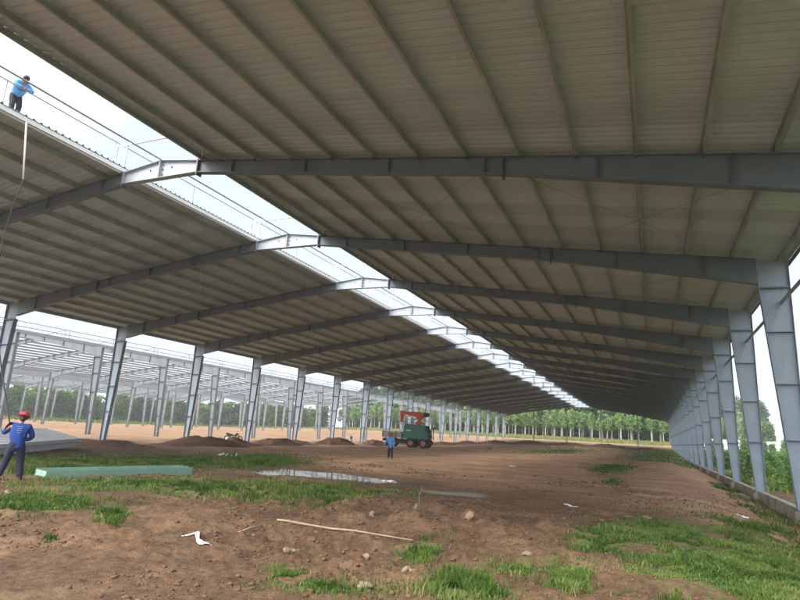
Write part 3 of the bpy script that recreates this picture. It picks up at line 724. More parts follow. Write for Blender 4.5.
# ------------------------------------------------------------------ soil heaps, clods, stones
SOIL = mat('heap_soil', (0.115, 0.066, 0.043), 0.95, 0, 0.35, 2.2, 0.8, 14, dirt=(0.17, 0.10, 0.065), dirt_amt=0.6, spec=0.2)
def heap(x, y, rx, ry, h, rot, seed, label):
    n, m = 30, 44; v = []
    for j in range(n + 1):
        r = 1.25 * j / n
        for i in range(m):
            t = 2 * PI * i / m; v.append((r * math.cos(t), r * math.sin(t)))
    v = np.array(v); q = np.hypot(v[:, 0], v[:, 1])
    wob = 1 + 0.35 * fbm(v[:, 0] * 1.2 + seed, v[:, 1] * 1.2, seed, 2)
    px, py = v[:, 0] * rx * wob, v[:, 1] * ry * wob
    prof = np.exp(-(q / 0.62) ** 2 * 1.2) - 0.06
    z = 0.8 * h * prof * (1 + 0.5 * fbm(v[:, 0] * 2 + 3 * seed, v[:, 1] * 2, seed + 3, 3)) + 0.22 * h * fbm(px / 0.7, py / 0.7, seed + 9, 3) * (prof > 0) - 0.06 * q
    c, s = math.cos(rot), math.sin(rot); wx, wy = x + px * c - py * s, y + px * s + py * c
    z0 = h1(x, y); z = z + hgt(wx, wy) - z0
    jj = np.arange(n)[:, None] * m; ii = np.arange(m)[None, :]
    f = np.stack([jj + ii, jj + m + ii, jj + m + (ii + 1) % m, jj + (ii + 1) % m], -1).reshape(-1, 4)
    o = link('soil_heap', np_mesh('soil_heap', np.stack([wx - x, wy - y, z], -1), f, SOIL, True), None, (x, y, z0))
    tag(o, label, 'soil heap', 'soil heaps along the far edges of the shed floor')
GL = 'low brown soil heap in the row running between the shed columns'
for k, (x, y, rx, ry, h, rot, lb) in enumerate([(-29.5, 33.5, 4.4, 2.6, 0.85, 1.0, 'largest dark soil heap, beside the left hand columns'), (-31, 25.5, 5, 1.8, 0.5, 1.0, GL), (-31.0, 39, 3.2, 1.8, 0.7, 1.1, GL), (-31.5, 45.5, 3.6, 2.2, 1.05, 1.2, GL),
        (-32.2, 58, 3.8, 2.2, 1.15, 1.2, GL), (-33, 51, 3.0, 1.6, 0.6, 1.2, GL), (-32.5, 68.5, 3.0, 2, 0.9, 1.2, GL), (-33.2, 77, 6, 2, 0.7, 1.3, GL), (-33, 86, 7, 2, 0.65, 1.4, GL), (-33, 97, 8, 2, 0.7, 1.4, GL), (-32.5, 110, 9, 2.2, 0.75, 1.4, GL),
        (-30, 122, 9, 2.6, 0.75, 1.0, GL), (-25, 131, 8, 2.6, 0.8, 0.4, GL), (-17, 134, 9, 2.6, 0.75, 0.1, GL), (-9, 135, 8, 2.6, 0.9, 0, GL), (-1, 132, 7, 2.6, 0.7, 0.2, GL)]):
    heap(x, y, rx, ry, h, rot, 20 + k, lb)

def rock_mesh(name, m, seed, d, rough=0.3):
    r = random.Random(seed); bm = bmesh.new(); bmesh.ops.create_icosphere(bm, subdivisions=3, radius=0.5)
    P = np.array([v.co[:] for v in bm.verts]); k = 1 + rough * (2.2 * fbm(P[:, 0] * 2 + seed, P[:, 1] * 2 + P[:, 2] * 1.7, seed, 3))
    for v, q in zip(bm.verts, k): v.co = Vector((v.co.x * d[0] * q, v.co.y * d[1] * q, max(v.co.z * d[2] * q, -0.3 * d[2])))
    me = bpy.data.meshes.new(name); bm.to_mesh(me); bm.free(); me.materials.append(m); return me
STONE = mat('stone', (0.19, 0.14, 0.10), 0.9, 0, 0.25, 6, 0.5, 30); STONE_P = mat('pale_stone', (0.18, 0.14, 0.105), 0.9, 0, 0.15, 6, 0.4, 30); CLAY = mat('clay_lump', (0.20, 0.13, 0.09), 0.95, 0, 0.25, 5, 0.6, 25)
for k, (px, py, d, m, lb) in enumerate([(372, 514, (0.26, 0.2, 0.15), STONE_P, 'pale stone lying on churned soil behind the long stick'), (408, 578, (0.2, 0.16, 0.12), STONE, 'grey brown stone beside the grass clump at the front edge'),
        (472, 522, (0.34, 0.28, 0.28), CLAY, 'upright reddish clay lump on the bare soil right of the stake'), (290, 553, (0.22, 0.18, 0.16), STONE, 'brown stone among clods in front of the long stick'), (365, 588, (0.3, 0.2, 0.1), STONE, 'flat stone at the front edge left of the grass clump'),
        (630, 516, (0.3, 0.2, 0.12), CLAY, 'dark clay lump on the slope left of the right hand grass'), (646, 517, (0.34, 0.22, 0.1), CLAY, 'flat brown clay lump nearest the right hand grass patch'), (367, 552, (0.16, 0.12, 0.12), STONE, 'small grey stone below the long stick'),
        (528, 564, (0.2, 0.12, 0.06), STONE_P, 'flat pale stone on bare soil between two front grass clumps'), (9, 497, (0.28, 0.2, 0.14), STONE_P, 'tan stone on bare soil by the worker in the red hat'), (490, 449, (0.9, 0.5, 0.4), STONE_P, 'orange tan rubble lump on the shed floor far behind the truck')]):
    x, y = at(px, py); o = link('stone', rock_mesh('stone', m, 60 + k, [q * 0.75 for q in d], 0.55), None, (x, y, h1(x, y) + 0.18 * d[2])); o.rotation_euler.z = k * 1.3
    tag(o, lb, 'stone')
# clods: uncountable
def clods():
    base = []
    for s in range(4):
        bm = bmesh.new(); bmesh.ops.create_icosphere(bm, subdivisions=1, radius=0.5); r = random.Random(s)
        for v in bm.verts: v.co *= r.uniform(0.6, 1.25)
        base.append((np.array([v.co[:] for v in bm.verts]), np.array([[v.index for v in f.verts] for f in bm.faces]))); bm.free()
    V, Fc, nn = [], [], 0
    n = 42000; x = rng.uniform(-18, 3.4, n); y = 4.5 + 24 * rng.random(n) ** 1.3
    w = fbm(x / 1.6, y / 1.6, 81, 3) + 0.55 * blob(x, y, -7, 12.5, 8, 2.6, -0.2) + 0.3 * blob(x, y, -3, 7.5, 4, 1.6)
    keep = (w > -0.08 + 0.25 * rng.random(n)) & (pud(x, y) > 1.15) & (pud2(x, y) > 1.1); x, y = x[keep], y[keep]; z = hgt(x, y)
    for i in range(len(x)):
        v, f = base[i % 4]; s = min(0.075, 0.011 * math.exp(abs(random.gauss(0, 0.75)))) * (0.8 + 0.03 * math.hypot(x[i], y[i])); a = random.random() * 6.28; c, q = math.cos(a), math.sin(a)
        p = v * np.array([s * random.uniform(.8, 1.6), s, s * random.uniform(.5, .9)])
        p = np.stack([p[:, 0] * c - p[:, 1] * q + x[i], p[:, 0] * q + p[:, 1] * c + y[i], p[:, 2] + z[i] + s * 0.12], -1)
        V.append(p); Fc.append(f + nn); nn += len(v)
    tag(link('soil_clods', np_mesh('soil_clods', np.concatenate(V), np.concatenate(Fc), CLAY_D)), 'small brown clods strewn over the churned soil', 'clods', kind='stuff')
CLAY_D = mat('clod', (0.125, 0.072, 0.040), 0.95, 0, 0.4, 3, 0.6, 40, spec=0.2)
clods()

# ------------------------------------------------------------------ loose things on the ground
WOOD = mat('dry_wood', (0.25, 0.19, 0.135), 0.85, 0, 0.2, 4, 0.3, 30, stretch=(1, 1, 1))
pa, pb = at(277, 522), at(414, 538)
b = MB(); pts = []; rad = []
for i in range(13):
    t = i / 12; x, y = pa[0] + (pb[0] - pa[0]) * t, pa[1] + (pb[1] - pa[1]) * t + 0.05 * math.sin(5 * t) + random.uniform(-.008, .008)
    pts.append((x, y, h1(x, y) + 0.035)); rad.append(0.021 - 0.009 * t + random.uniform(-.003, .003))
for i in range(1, 12): pts[i] = (pts[i][0], pts[i][1], max(pts[i][2], 0.5 * (pts[i - 1][2] + pts[i + 1][2])))
b.tube(pts, rad, 8); tag(b.build('stick', WOOD, None, True), 'long pale wooden stick lying on the churned soil in front', 'stick')
for k, (p, q, lb) in enumerate([((238, 534), (262, 530), 'short dry stick on the soil left of the long stick')]):
    a_, c_ = at(*p), at(*q); b = MB(); b.tube([(a_[0], a_[1], h1(*a_) + 0.03), ((a_[0] + c_[0]) / 2, (a_[1] + c_[1]) / 2, h1((a_[0] + c_[0]) / 2, (a_[1] + c_[1]) / 2) + 0.05), (c_[0], c_[1], h1(*c_) + 0.03)], [0.02, 0.018, 0.01], 6)
    tag(b.build('stick', WOOD, None, True), lb, 'stick')
x, y = at(418, 517); z = h1(x, y)
st = empty('stake', (x, y, z), 0, 'thin crooked wooden stake standing upright in the soil beside the small tuft', 'stake')
b = MB(); b.tube([(0, 0, -0.1), (0.02, 0, 0.18), (0.0, 0.02, 0.36), (0.05, 0.02, 0.48), (0.06, 0.02, 0.58)], [0.018, 0.014, 0.010, 0.007, 0.004], 7); b.build('stem', BARK_DARK, st, True)
b = MB(); b.tube([(-0.03, -0.02, -0.08), (-0.05, -0.03, 0.1), (-0.03, -0.02, 0.2)], [0.07, 0.05, 0.02], 7); b.ball((0.05, -0.06, 0.02), (0.08, 0.07, 0.06)); b.build('stump', BARK_DARK, st, True)

PANEL_E = mat('panel_edge', (0.58, 0.60, 0.62), 0.5, 0.0, 0.12, 4)
PLASTIC = mat('white_plastic', (0.82, 0.83, 0.84), 0.45, 0, 0.04, 6)
def crumple(name, px, py, d, label, seed, m=PLASTIC, cat='plastic sheet'):
    x, y = at(px, py); n, k = 22, 9; u, w = np.meshgrid(np.linspace(-.5, .5, n), np.linspace(-.5, .5, k)); u = u.ravel(); w = w.ravel()
    wx = x + u * d[0] + 0.06 * fbm(w * 4 + seed, u * 2, seed); wy = y + w * d[1] * (0.6 + 0.7 * np.abs(np.sin(u * 6 + seed))) + 0.1 * np.sin(u * 5 + seed)
    z = hgt(wx, wy) + 0.02 + d[2] * np.abs(fbm(u * 5 + seed, w * 3, seed + 2, 3)) * 1.5
    z0 = h1(x, y); i = np.arange(n - 1)[None, :]; j = np.arange(k - 1)[:, None] * n
    f = np.stack([i + j, i + j + 1, i + j + n + 1, i + j + n], -1).reshape(-1, 4)
    o = link(name, np_mesh(name, np.stack([wx - x, wy - y, z - z0], -1), f, m, True), None, (x, y, z0)); o.modifiers.new('thickness', 'SOLIDIFY').thickness = 0.006
    tag(o, label, cat)
crumple('plastic_sheet', 197, 543.5, (0.6, 0.07, 0.03), 'crumpled white plastic strip on the bare soil at front left', 3)
crumple('plastic_sheet', 227, 456, (0.9, 0.5, 0.22), 'white plastic scrap in the grass behind the green beam', 5)
crumple('plastic_sheet', 389, 480, (0.45, 0.2, 0.08), 'small white scrap at the right tip of the puddle', 8)
crumple('paper_scrap', 512, 468, (0.4, 0.25, 0.05), 'small white scrap on the brown floor right of the puddle', 9, PLASTIC, 'scrap')
crumple('paper_scrap', 571, 505, (0.35, 0.16, 0.04), 'pale scrap on the soil left of the right hand slope', 10, PANEL_E, 'scrap')
crumple('paper_scrap', 743, 511, (0.3, 0.2, 0.06), 'white scrap on the slope beside the concrete beam', 12, PLASTIC, 'scrap')

# pale green steel beam and the bundle of grey panels behind the worker
GREEN = mat('pale_green_paint', (0.26, 0.46, 0.36), 0.5, 0, 0.07, 2, dirt=(0.25, 0.22, 0.15), dirt_amt=0.35)
ga, gc = Vector((*at(45, 478), 0)), Vector((*at(192, 473), 0)); d = gc - ga
bm_ = empty('steel_beam', ga.to_tuple(), math.atan2(d.y, d.x), 'long pale green painted steel beam lying in the grass', 'steel beam')
bm_.location.z = min(h1(ga.x, ga.y), h1(gc.x, gc.y)) + 0.03; LN = d.length
b = MB(); b.box((LN / 2, 0.28, 0.10), (LN, 0.02, 0.36)); b.build('web', GREEN, bm_)
for y in (0.0, 0.57): MB().box((LN / 2, y, 0.125), (LN, 0.022, 0.30)).build('flange', GREEN, bm_, bevel=0.004)
for x in (0.02, LN * .33, LN * .66, LN - 0.02): MB().box((x, 0.28, 0.1), (0.02, 0.54, 0.30)).build('end_plate', GREEN, bm_)
bm_.rotation_euler.x = 0.05

PANEL = mat('grey_panel', (0.82, 0.83, 0.84), 0.4, 0.0, 0.04, 1.5, dirt=(0.6, 0.58, 0.54), dirt_amt=0.3)
sa = Vector((-28.6, 22.9, 0)); sd = Vector((-20.9, 12.3, 0)) - sa
ps = empty('panel_stack', (sa.x, sa.y, h1(sa.x, sa.y)), math.atan2(sd.y, sd.x), 'low stack of long light grey metal panels lying behind the worker in the red hat', 'panel stack')
LP = 15.5; W = 1.9; zz = 0.10
for k in range(3):
    b = MB(); th = 0.145; off = random.uniform(-.03, .03); prof = []
    y = -W + off
    while y < off: prof += [(y, zz + th), (y + 0.16, zz + th), (y + 0.18, zz + th + 0.02), (y + 0.23, zz + th + 0.02)]; y += 0.25
    poly = [(-W + off, zz)] + prof + [(0 + off, zz + th), (0 + off, zz)]
    b.prism_x(poly, LP / 2 + random.uniform(-.06, .06), LP); b.build('panel', PANEL if k in (0, 2) else PANEL_E, ps); zz += th + 0.022
for x in (0.6, 4, 7.5, 11, 14.8): MB().prism_x([(0, 0.1), (-W, 0.1), (-W + .1, -0.7), (-W + .3, -0.7), (-.4, -.14), (0, -.05)], x, .12).build('batten', WOOD, ps)
ps.rotation_euler.x = -0.24

# ------------------------------------------------------------------ people
SKIN = mat('skin', (0.27, 0.15, 0.095), 0.55, 0, 0.08, 8)
HAIR = mat('black_hair', (0.015, 0.013, 0.012), 0.6, 0, 0.3, 40)
def cloth(name, c): return mat(name, c, 0.9, 0, 0.16, 7, 0.5, 26)
BLUE = cloth('royal_blue_cloth', (0.010, 0.050, 0.25)); NAVY = cloth('navy_cloth', (0.012, 0.018, 0.045)); SKY_B = cloth('light_blue_cloth', (0.10, 0.32, 0.62)); MID_B = cloth('mid_blue_cloth', (0.06, 0.24, 0.50)); DARK_C = cloth('dark_cloth', (0.018, 0.02, 0.03))
PALE_C = cloth('pale_cloth', (0.5, 0.56, 0.62)); RED_H = mat('red_helmet', (0.36, 0.02, 0.03), 0.45, 0, 0.1, 6); BOOT = mat('dark_boot', (0.014, 0.013, 0.013), 0.6); RED_D = mat('dull_red_cap', (0.20, 0.035, 0.03), 0.8); BLACK = mat('black_print', (0.02, 0.02, 0.02), 0.6); PRINT = mat('pale_print', (0.25, 0.32, 0.5), 0.8)

def skin_obj(name, nodes, edges, m, parent, sub=2, root=0):
    keys = list(nodes); ix = {k: i for i, k in enumerate(keys)}
    me = bpy.data.meshes.new(name); me.from_pydata([nodes[k][0] for k in keys], [(ix[a], ix[b_]) for a, b_ in edges], [])
    o = link(name, me); o.modifiers.new('skin', 'SKIN').use_smooth_shade = True
    sv = me.skin_vertices[0].data
    for k in keys:
        r = nodes[k][1]; sv[ix[k]].radius = r if isinstance(r, tuple) else (r, r)
    sv[root].use_root = True
    o.modifiers.new('sub', 'SUBSURF').levels = sub
    dg = bpy.context.evaluated_depsgraph_get(); dg.update()
    m2 = bpy.data.meshes.new_from_object(o.evaluated_get(dg)); m2.name = name
    o.modifiers.clear(); o.data = m2; m2.materials.clear(); m2.materials.append(m); o.parent = parent
    m2.polygons.foreach_set('use_smooth', [True] * len(m2.polygons)); return o

def hand(nodes, edges, tag_, wrist, d, palm_n, grip=0.5):
    """palm, five bent fingers; d = direction of the forearm, palm_n = direction the palm faces"""
    d = Vector(d).normalized(); pn = Vector(palm_n); pn = (pn - d * pn.dot(d)).normalized(); side = d.cross(pn)
    w = Vector(wrist); pal = w + d * 0.055
    nodes[tag_ + 'palm'] = (pal[:], (0.030, 0.030)); edges.append((tag_ + 'wrist', tag_ + 'palm'))
    for i, (s, ln) in enumerate(((-0.027, .062), (-0.009, .074), (0.009, .080), (0.027, .072))):
        k0 = pal + d * 0.038 + side * s; k1 = k0 + (d * (1 - grip * 0.6) + pn * grip * 0.8).normalized() * ln * 0.5; k2 = k1 + (d * (1 - grip * 1.5) + pn * grip * 1.3).normalized() * ln * 0.55
        for n, (p, r) in enumerate(((k0, .0105), (k1, .009), (k2, .0075))): nodes[f'{tag_}f{i}{n}'] = (p[:], r)
        edges += [(tag_ + 'palm', f'{tag_}f{i}0'), (f'{tag_}f{i}0', f'{tag_}f{i}1'), (f'{tag_}f{i}1', f'{tag_}f{i}2')]
    t0 = w + d * 0.03 + side * 0.035 + pn * 0.008; t1 = t0 + (d * 0.6 + side * 0.4 + pn * 0.5).normalized() * 0.035; t2 = t1 + (d * 0.9 + pn * 0.5).normalized() * 0.03
    for n, (p, r) in enumerate(((t0, .012), (t1, .0105), (t2, .009))): nodes[f'{tag_}t{n}'] = (p[:], r)
    edges += [(tag_ + 'palm', f'{tag_}t0'), (f'{tag_}t0', f'{tag_}t1'), (f'{tag_}t1', f'{tag_}t2')]

def person(loc, rz, label, J, shirt_m, trouser_m, hat=None, hair=True, long_shirt=0.0, palms=((0, 1, 0), (0, 1, 0)), boots=BOOT, grip=0.7):
    """J: joints in metres, the person faces local +Y"""
    root = empty('person', loc, rz, label, 'person', None)
    V = {k: Vector(v) for k, v in J.items()}
    V['waist'] = V['pelvis'].lerp(V['chest'], 0.45)
    nodes = dict(pelvis=(V['pelvis'], (.135, .105)), waist=(V['waist'], (.125, .095)), chest=(V['chest'], (.145, .105)), nb=(V['neck'], (.058, .058)))
    hd = (V['head'] - V['neck']).normalized(); h0 = V['head'] - hd * 0.085; hf = V['face'].normalized()
    nodes['jaw'] = ((h0 + hf * 0.015), (.062, .066)); nodes['mid'] = (V['head'] + hf * 0.004, (.080, .088)); nodes['crown'] = (V['head'] + hd * 0.075, (.066, .074))
    edges = [('pelvis', 'waist'), ('waist', 'chest'), ('chest', 'nb'), ('nb', 'jaw'), ('jaw', 'mid'), ('mid', 'crown')]
    for q, s in (('L', -1), ('R', 1)):
        sh, el, wr, hp, kn, an = (V[q + k] for k in ('sho', 'elb', 'wri', 'hip', 'kne', 'ank'))
        for k, p, r in (('sho', sh, .058), ('elb', el, .042), ('wrist', wr, .029), ('hip', hp, .088), ('kne', kn, .056), ('ank', an, .038)): nodes[q + k] = (p[:], r)
        nodes[q + 'calf'] = (kn.lerp(an, .35)[:], .053); nodes[q + 'fa'] = (el.lerp(wr, .35)[:], .040)
        fd = Vector((s * 0.15, 1, 0)).normalized(); nodes[q + 'toe'] = ((an + fd * 0.15 + Vector((0, 0, -0.045)))[:], (.036, .03)); nodes[q + 'heel'] = ((an + Vector((0, 0, -0.04)) - fd * 0.04)[:], .034)
        edges += [('chest', q + 'sho'), (q + 'sho', q + 'elb'), (q + 'elb', q + 'fa'), (q + 'fa', q + 'wrist'), ('pelvis', q + 'hip'), (q + 'hip', q + 'kne'), (q + 'kne', q + 'calf'), (q + 'calf', q + 'ank'), (q + 'ank', q + 'toe'), (q + 'ank', q + 'heel')]
        hand(nodes, edges, q, wr, wr - el, palms[0 if s < 0 else 1], grip)
    body = skin_obj('body', nodes, edges, SKIN, root, 2)
    # nose, ears, eyes
    hs = hd.cross(hf).normalized(); b = MB()
    b.ball(V['head'] + hf * 0.098 - hd * 0.02, (0.014, 0.014, 0.02), 8, 5)
    for s in (-1, 1): b.ball(V['head'] + hs * s * 0.084 - hd * 0.01, (0.016, 0.02, 0.03), 8, 5)
    b.build('face', SKIN, root, True)
    b = MB(); [b.ball(V['head'] + hf * 0.084 + hs * s * 0.032 + hd * 0.005, 0.009, 6, 4) for s in (-1, 1)]; b.ball(V['head'] + hf * 0.080 - hd * 0.058, (0.024, 0.008, 0.006), 6, 4); b.build('eyes_and_mouth', BLACK, root, True)
    if hair:
        b = MB(); n0 = V['head'] + hd * 0.028 - hf * 0.018; b.ball(n0, (0.094, 0.098, 0.090), 14, 9); b.ball(n0 - hf * 0.035 - hd * 0.05, (0.07, 0.06, 0.06), 10, 7); b.build('hair', HAIR, root, True)
    # shirt with sleeves, trousers, boots
    up = (V['chest'] - V['pelvis']).normalized()
    sn = dict(hem=(V['pelvis'] - up * (0.10 + long_shirt), (.185, .150)), mid=(V['waist'] , (.175, .140)), ch=(V['chest'], (.185, .145)), col=(V['neck'] - hd * 0.03, (.075, .075)))
    se = [('hem', 'mid'), ('mid', 'ch'), ('ch', 'col')]
    for q in 'LR':
        sh, el, wr = (V[q + k] for k in ('sho', 'elb', 'wri'))
        for k, p, r in (('s', sh, .084), ('m', sh.lerp(el, .5), .074), ('e', el, .068), ('c', el.lerp(wr, .45), .062), ('w', el.lerp(wr, 1.0), .052)): sn[q + k] = (p[:], r)
        se += [('ch', q + 's'), (q + 's', q + 'm'), (q + 'm', q + 'e'), (q + 'e', q + 'c'), (q + 'c', q + 'w')]
    sh_o = skin_obj('shirt', sn, se, shirt_m, root, 2, 1)
    tn = dict(p=(V['pelvis'] + up * 0.14, (.155, .125)), q=(V['pelvis'], (.165, .138))); te = [('p', 'q')]
    for q in 'LR':
        hp, kn, an = (V[q + k] for k in ('hip', 'kne', 'ank'))
        for k, p, r in (('h', hp, .115), ('t', hp.lerp(kn, .5), .100), ('k', kn, .086), ('c', kn.lerp(an, .5), .082), ('a', kn.lerp(an, 1.0), .076)): tn[q + k] = (p[:], r)
        te += [('q', q + 'h'), (q + 'h', q + 't'), (q + 't', q + 'k'), (q + 'k', q + 'c'), (q + 'c', q + 'a')]
    skin_obj('trousers', tn, te, trouser_m, root, 2)
    for q, s in (('L', -1), ('R', 1)):
        an = V[q + 'ank']; fd = Vector((s * 0.15, 1, 0)).normalized()
        skin_obj('boot', dict(a=((an + Vector((0, 0, .10)))[:], .058), b=(an[:], .054), c=((an + fd * 0.09 + Vector((0, 0, -0.035)))[:], (.05, .042)), d=((an + fd * 0.175 + Vector((0, 0, -0.045)))[:], (.044, .034)), e=((an - fd * 0.035 + Vector((0, 0, -0.04)))[:], .044)), [('a', 'b'), ('b', 'c'), ('c', 'd'), ('b', 'e')], boots, root, 2, 1)
    if hat:
        m, brim = hat; b = MB(); c = V['head'] + hd * 0.045; n = 20; q = len(b.v)
        zax = hd; xax = hs; yax = zax.cross(xax)
        prof = [(brim, -0.012), (brim, -0.002), (0.118, 0.012), (0.114, 0.05), (0.095, 0.09), (0.055, 0.115), (0.0, 0.123)]
        for rr, z in prof:
            for i in range(n):
                t = 2 * PI * i / n; k = rr * (1.12 if rr == brim and math.sin(t) > 0.5 else 1)
                b.v.append(tuple(c + xax * k * math.cos(t) + yax * k * 1.08 * math.sin(t) + zax * z))
        for j in range(len(prof) - 1):
            for i in range(n): b.f.append((j * n + i, j * n + (i + 1) % n, (j + 1) * n + (i + 1) % n, (j + 1) * n + i))
        b.f.append(tuple(range(n))); b.build('hat', m, root, True)
    return root, sh_o

# worker at the left, seen from behind, pulling on the rope
wx, wy = -14.67, 10.08; wz = h1(wx, wy)
wrz = math.radians(52)
JW = dict(pelvis=(0, 0, .86), chest=(-.01, -.01, 1.20), neck=(-.01, .01, 1.40), head=(.01, .05, 1.53), face=(-.2, 1, .1), Lsho=(-.20, .02, 1.33), Lelb=(-.36, .14, 1.13), Lwri=(-.28, .33, 1.30),
          Rsho=(.19, 0, 1.33), Relb=(.29, .07, 1.07), Rwri=(.16, .25, .98), Lhip=(-.10, 0, .82), Lkne=(-.19, .05, .45), Lank=(-.29, .0, .085), Rhip=(.10, 0, .82), Rkne=(.13, .06, .45), Rank=(.17, .02, .085))
man, shirt = person((wx, wy, wz), wrz, 'worker in royal blue shirt and red hat pulling a rope beside the panel stack', JW, BLUE, NAVY, (RED_H, 0.148), True, 0.0, ((.5, .5, 0), (-.5, .5, 0)), BOOT, 0.95)
b = MB()
for k, (w, z) in enumerate(((.15, .10), (.10, .05), (.13, 0.0), (.06, -.05))): b.box((0, 0, z), (w, 0.012, 0.018))
o = b.build('back_print', PRINT, man, loc=(-.01, -.150, 1.22)); o.rotation_euler.x = 0.05
# the rope, from the lip of the slot down to his hands
def loc2w(o, p): return Matrix.Translation(o.location) @ o.rotation_euler.to_matrix().to_4x4() @ Vector(p)
ROPE = mat('dark_rope', (0.05, 0.05, 0.052), 0.85, 0, 0.2, 30); ROPE_P = mat('pale_rope', (0.72, 0.73, 0.72), 0.8, 0, 0.05, 10)
hL = loc2w(man, (-.275, .385, 1.36)); hR = loc2w(man, (.10, .31, .95)); topR = Vector((XA - 1.78, 10.3, zt(1.8) + 0.02))
rp = empty('rope', (hR.x, hR.y, wz), 0, 'thin rope hanging from the roof slot down to the worker in the red hat', 'rope')
o0 = Vector(rp.location); b = MB(); p0 = topR; p1 = topR.lerp(hL, 0.22)
b.tube([p0 - o0, p0.lerp(p1, .5) - o0, p1 - o0], 0.03, 6); b.build('upper_length', ROPE_P, rp, True)
b = MB(); pts = []
for i in range(15):
    t = i / 14; p = p1.lerp(hL, t); p = p + Vector((-0.5, -0.35, 0)) * math.sin(PI * t) * (1 - 0.3 * t); pts.append(p - o0)
pts += [hL.lerp(hR, .5) + Vector((0, 0, .02)) - o0, hR - o0, hR + Vector((.05, .02, -.45)) - o0]
b.tube(pts, 0.02, 6); b.build('lower_length', ROPE, rp, True)

# worker walking on the shed floor
mx_, my_ = -15.9, 36.1; mz_ = h1(mx_, my_)
JM = dict(pelvis=(0, 0, .84), chest=(0, .02, 1.18), neck=(0, .04, 1.38), head=(0, .08, 1.52), face=(0, 1, -.15), Lsho=(-.18, .03, 1.31), Lelb=(-.22, .0, 1.04), Lwri=(-.20, .14, .83),
          Rsho=(.18, .03, 1.31), Relb=(.33, .05, 1.08), Rwri=(.42, .20, .90), Lhip=(-.09, 0, .80), Lkne=(-.10, .09, .44), Lank=(-.11, .02, .085), Rhip=(.09, 0, .80), Rkne=(.10, .03, .44), Rank=(.12, -.12, .095))
person((mx_, my_, mz_), math.radians(180 + 18), 'worker in light blue shirt walking on the shed floor in front of the truck', JM, MID_B, DARK_C, (RED_D, 0.13), True, 0.12, ((0.4, 0, -1), (-0.4, 0, -1)), BOOT, 0.4)

# worker up on the roof, leaning on the guard rail
RX = XA - 2.22; RY = 10.15; RZ = zt(2.22) + 0.25
JR = dict(pelvis=(0, -.16, .82), chest=(.02, .17, 1.00), neck=(.03, .33, 1.10), head=(.04, .45, 1.18), face=(.1, 1, -.45), Lsho=(-.17, .23, 1.08), Lelb=(-.26, .32, .90), Lwri=(-.06, .42, .87),
          Rsho=(.20, .25, 1.08), Relb=(.27, .36, .90), Rwri=(.08, .44, .87), Lhip=(-.09, -.16, .78), Lkne=(-.10, -.03, .43), Lank=(-.10, -.14, .085), Rhip=(.09, -.16, .78), Rkne=(.11, 0, .43), Rank=(.12, .02, .085))
person((RX, RY, RZ), math.radians(-100), 'worker in pale blue shirt up on the roof leaning on a rail', JR, SKY_B, DARK_C, None, True, 0.0, ((0, 0, -1), (0, 0, -1)), BOOT, 0.5)
# white bundle behind him on the roof
b = MB()
for k in range(3): b.box((0, 0, 0.06 + 0.125 * k), (1.0, 1.9, 0.115))
o = b.build('sheet_bundle', MT['frame_white'], None, bevel=0.015, loc=(XA - 2.62, 8.35, zt(2.62) + 0.26)); o.rotation_euler.y = -math.atan(SLOPE)
tag(o, 'white bundle of sheets lying on the roof behind the worker at the rail', 'sheet bundle')

# ------------------------------------------------------------------ truck with a folded loading crane
TG = mat('green_truck_paint', (0.022, 0.15, 0.115), 0.5, 0, 0.15, 2, dirt=(0.12, 0.09, 0.06), dirt_amt=0.5)
TGREY = mat('grey_bed_boards', (0.30, 0.275, 0.245), 0.8, 0, 0.2, 2, dirt=(0.12, 0.08, 0.05), dirt_amt=0.5); TDARK = mat('dark_chassis', (0.022, 0.022, 0.024), 0.7); TRED = mat('red_crane_paint', (0.55, 0.06, 0.025), 0.45, 0, 0.12, 3, dirt=(0.2, 0.05, 0.03), dirt_amt=0.3)
TYRE = mat('tyre', (0.03, 0.026, 0.024), 0.9, 0, 0.3, 8); RIM = mat('dull_red_rim', (0.36, 0.13, 0.10), 0.7, 0, 0.2, 6); GLASS = mat('dark_glass', (0.03, 0.04, 0.045), 0.08); LAMP = mat('lamp_glass', (0.7, 0.62, 0.45), 0.2)
tx, ty = -27.0, 66.5
tr = empty('crane_truck', (tx, ty, h1(tx, ty)), math.radians(4), 'green truck with a grey flat bed and a folded red crane on its back', 'truck')
b = MB()
for y in (-.42, .42): b.box((-0.1, y, .86), (5.9, .10, .22))
for x in (-2.6, -1.2, .4, 1.6, 2.7): b.box((x, 0, .86), (.12, .8, .16))
b.box((-.5, -.75, .70), (1.0, .45, .45)); b.box((.35, .75, .70), (.8, .4, .45)); b.box((-1.5, 0, .62), (1.6, 1.5, .18)); b.box((2.75, 0, .7), (.12, 2.1, .22)); b.box((-2.95, 0, .75), (.1, 2.0, .18))
b.build('chassis', TDARK, tr, bevel=.02)
bed = MB().box((-1.75, 0, 1.14), (2.55, 2.2, .12)).build('bed', TGREY, tr, bevel=.015)
for y in (-1.09, 1.09): MB().box((-1.75, y, 1.48), (2.55, .05, .58)).build('side_board', TGREY, bed, bevel=.01)
MB().box((-3.0, 0, 1.48), (.05, 2.14, .58)).build('tail_board', TGREY, bed, bevel=.01)
b = MB()
for x in (-2.95, -2.1, -1.3, -.52):
    for y in (-1.13, 1.13): b.box((x, y, 1.46), (.07, .04, .68))
b.build('bed_post', TDARK, bed)
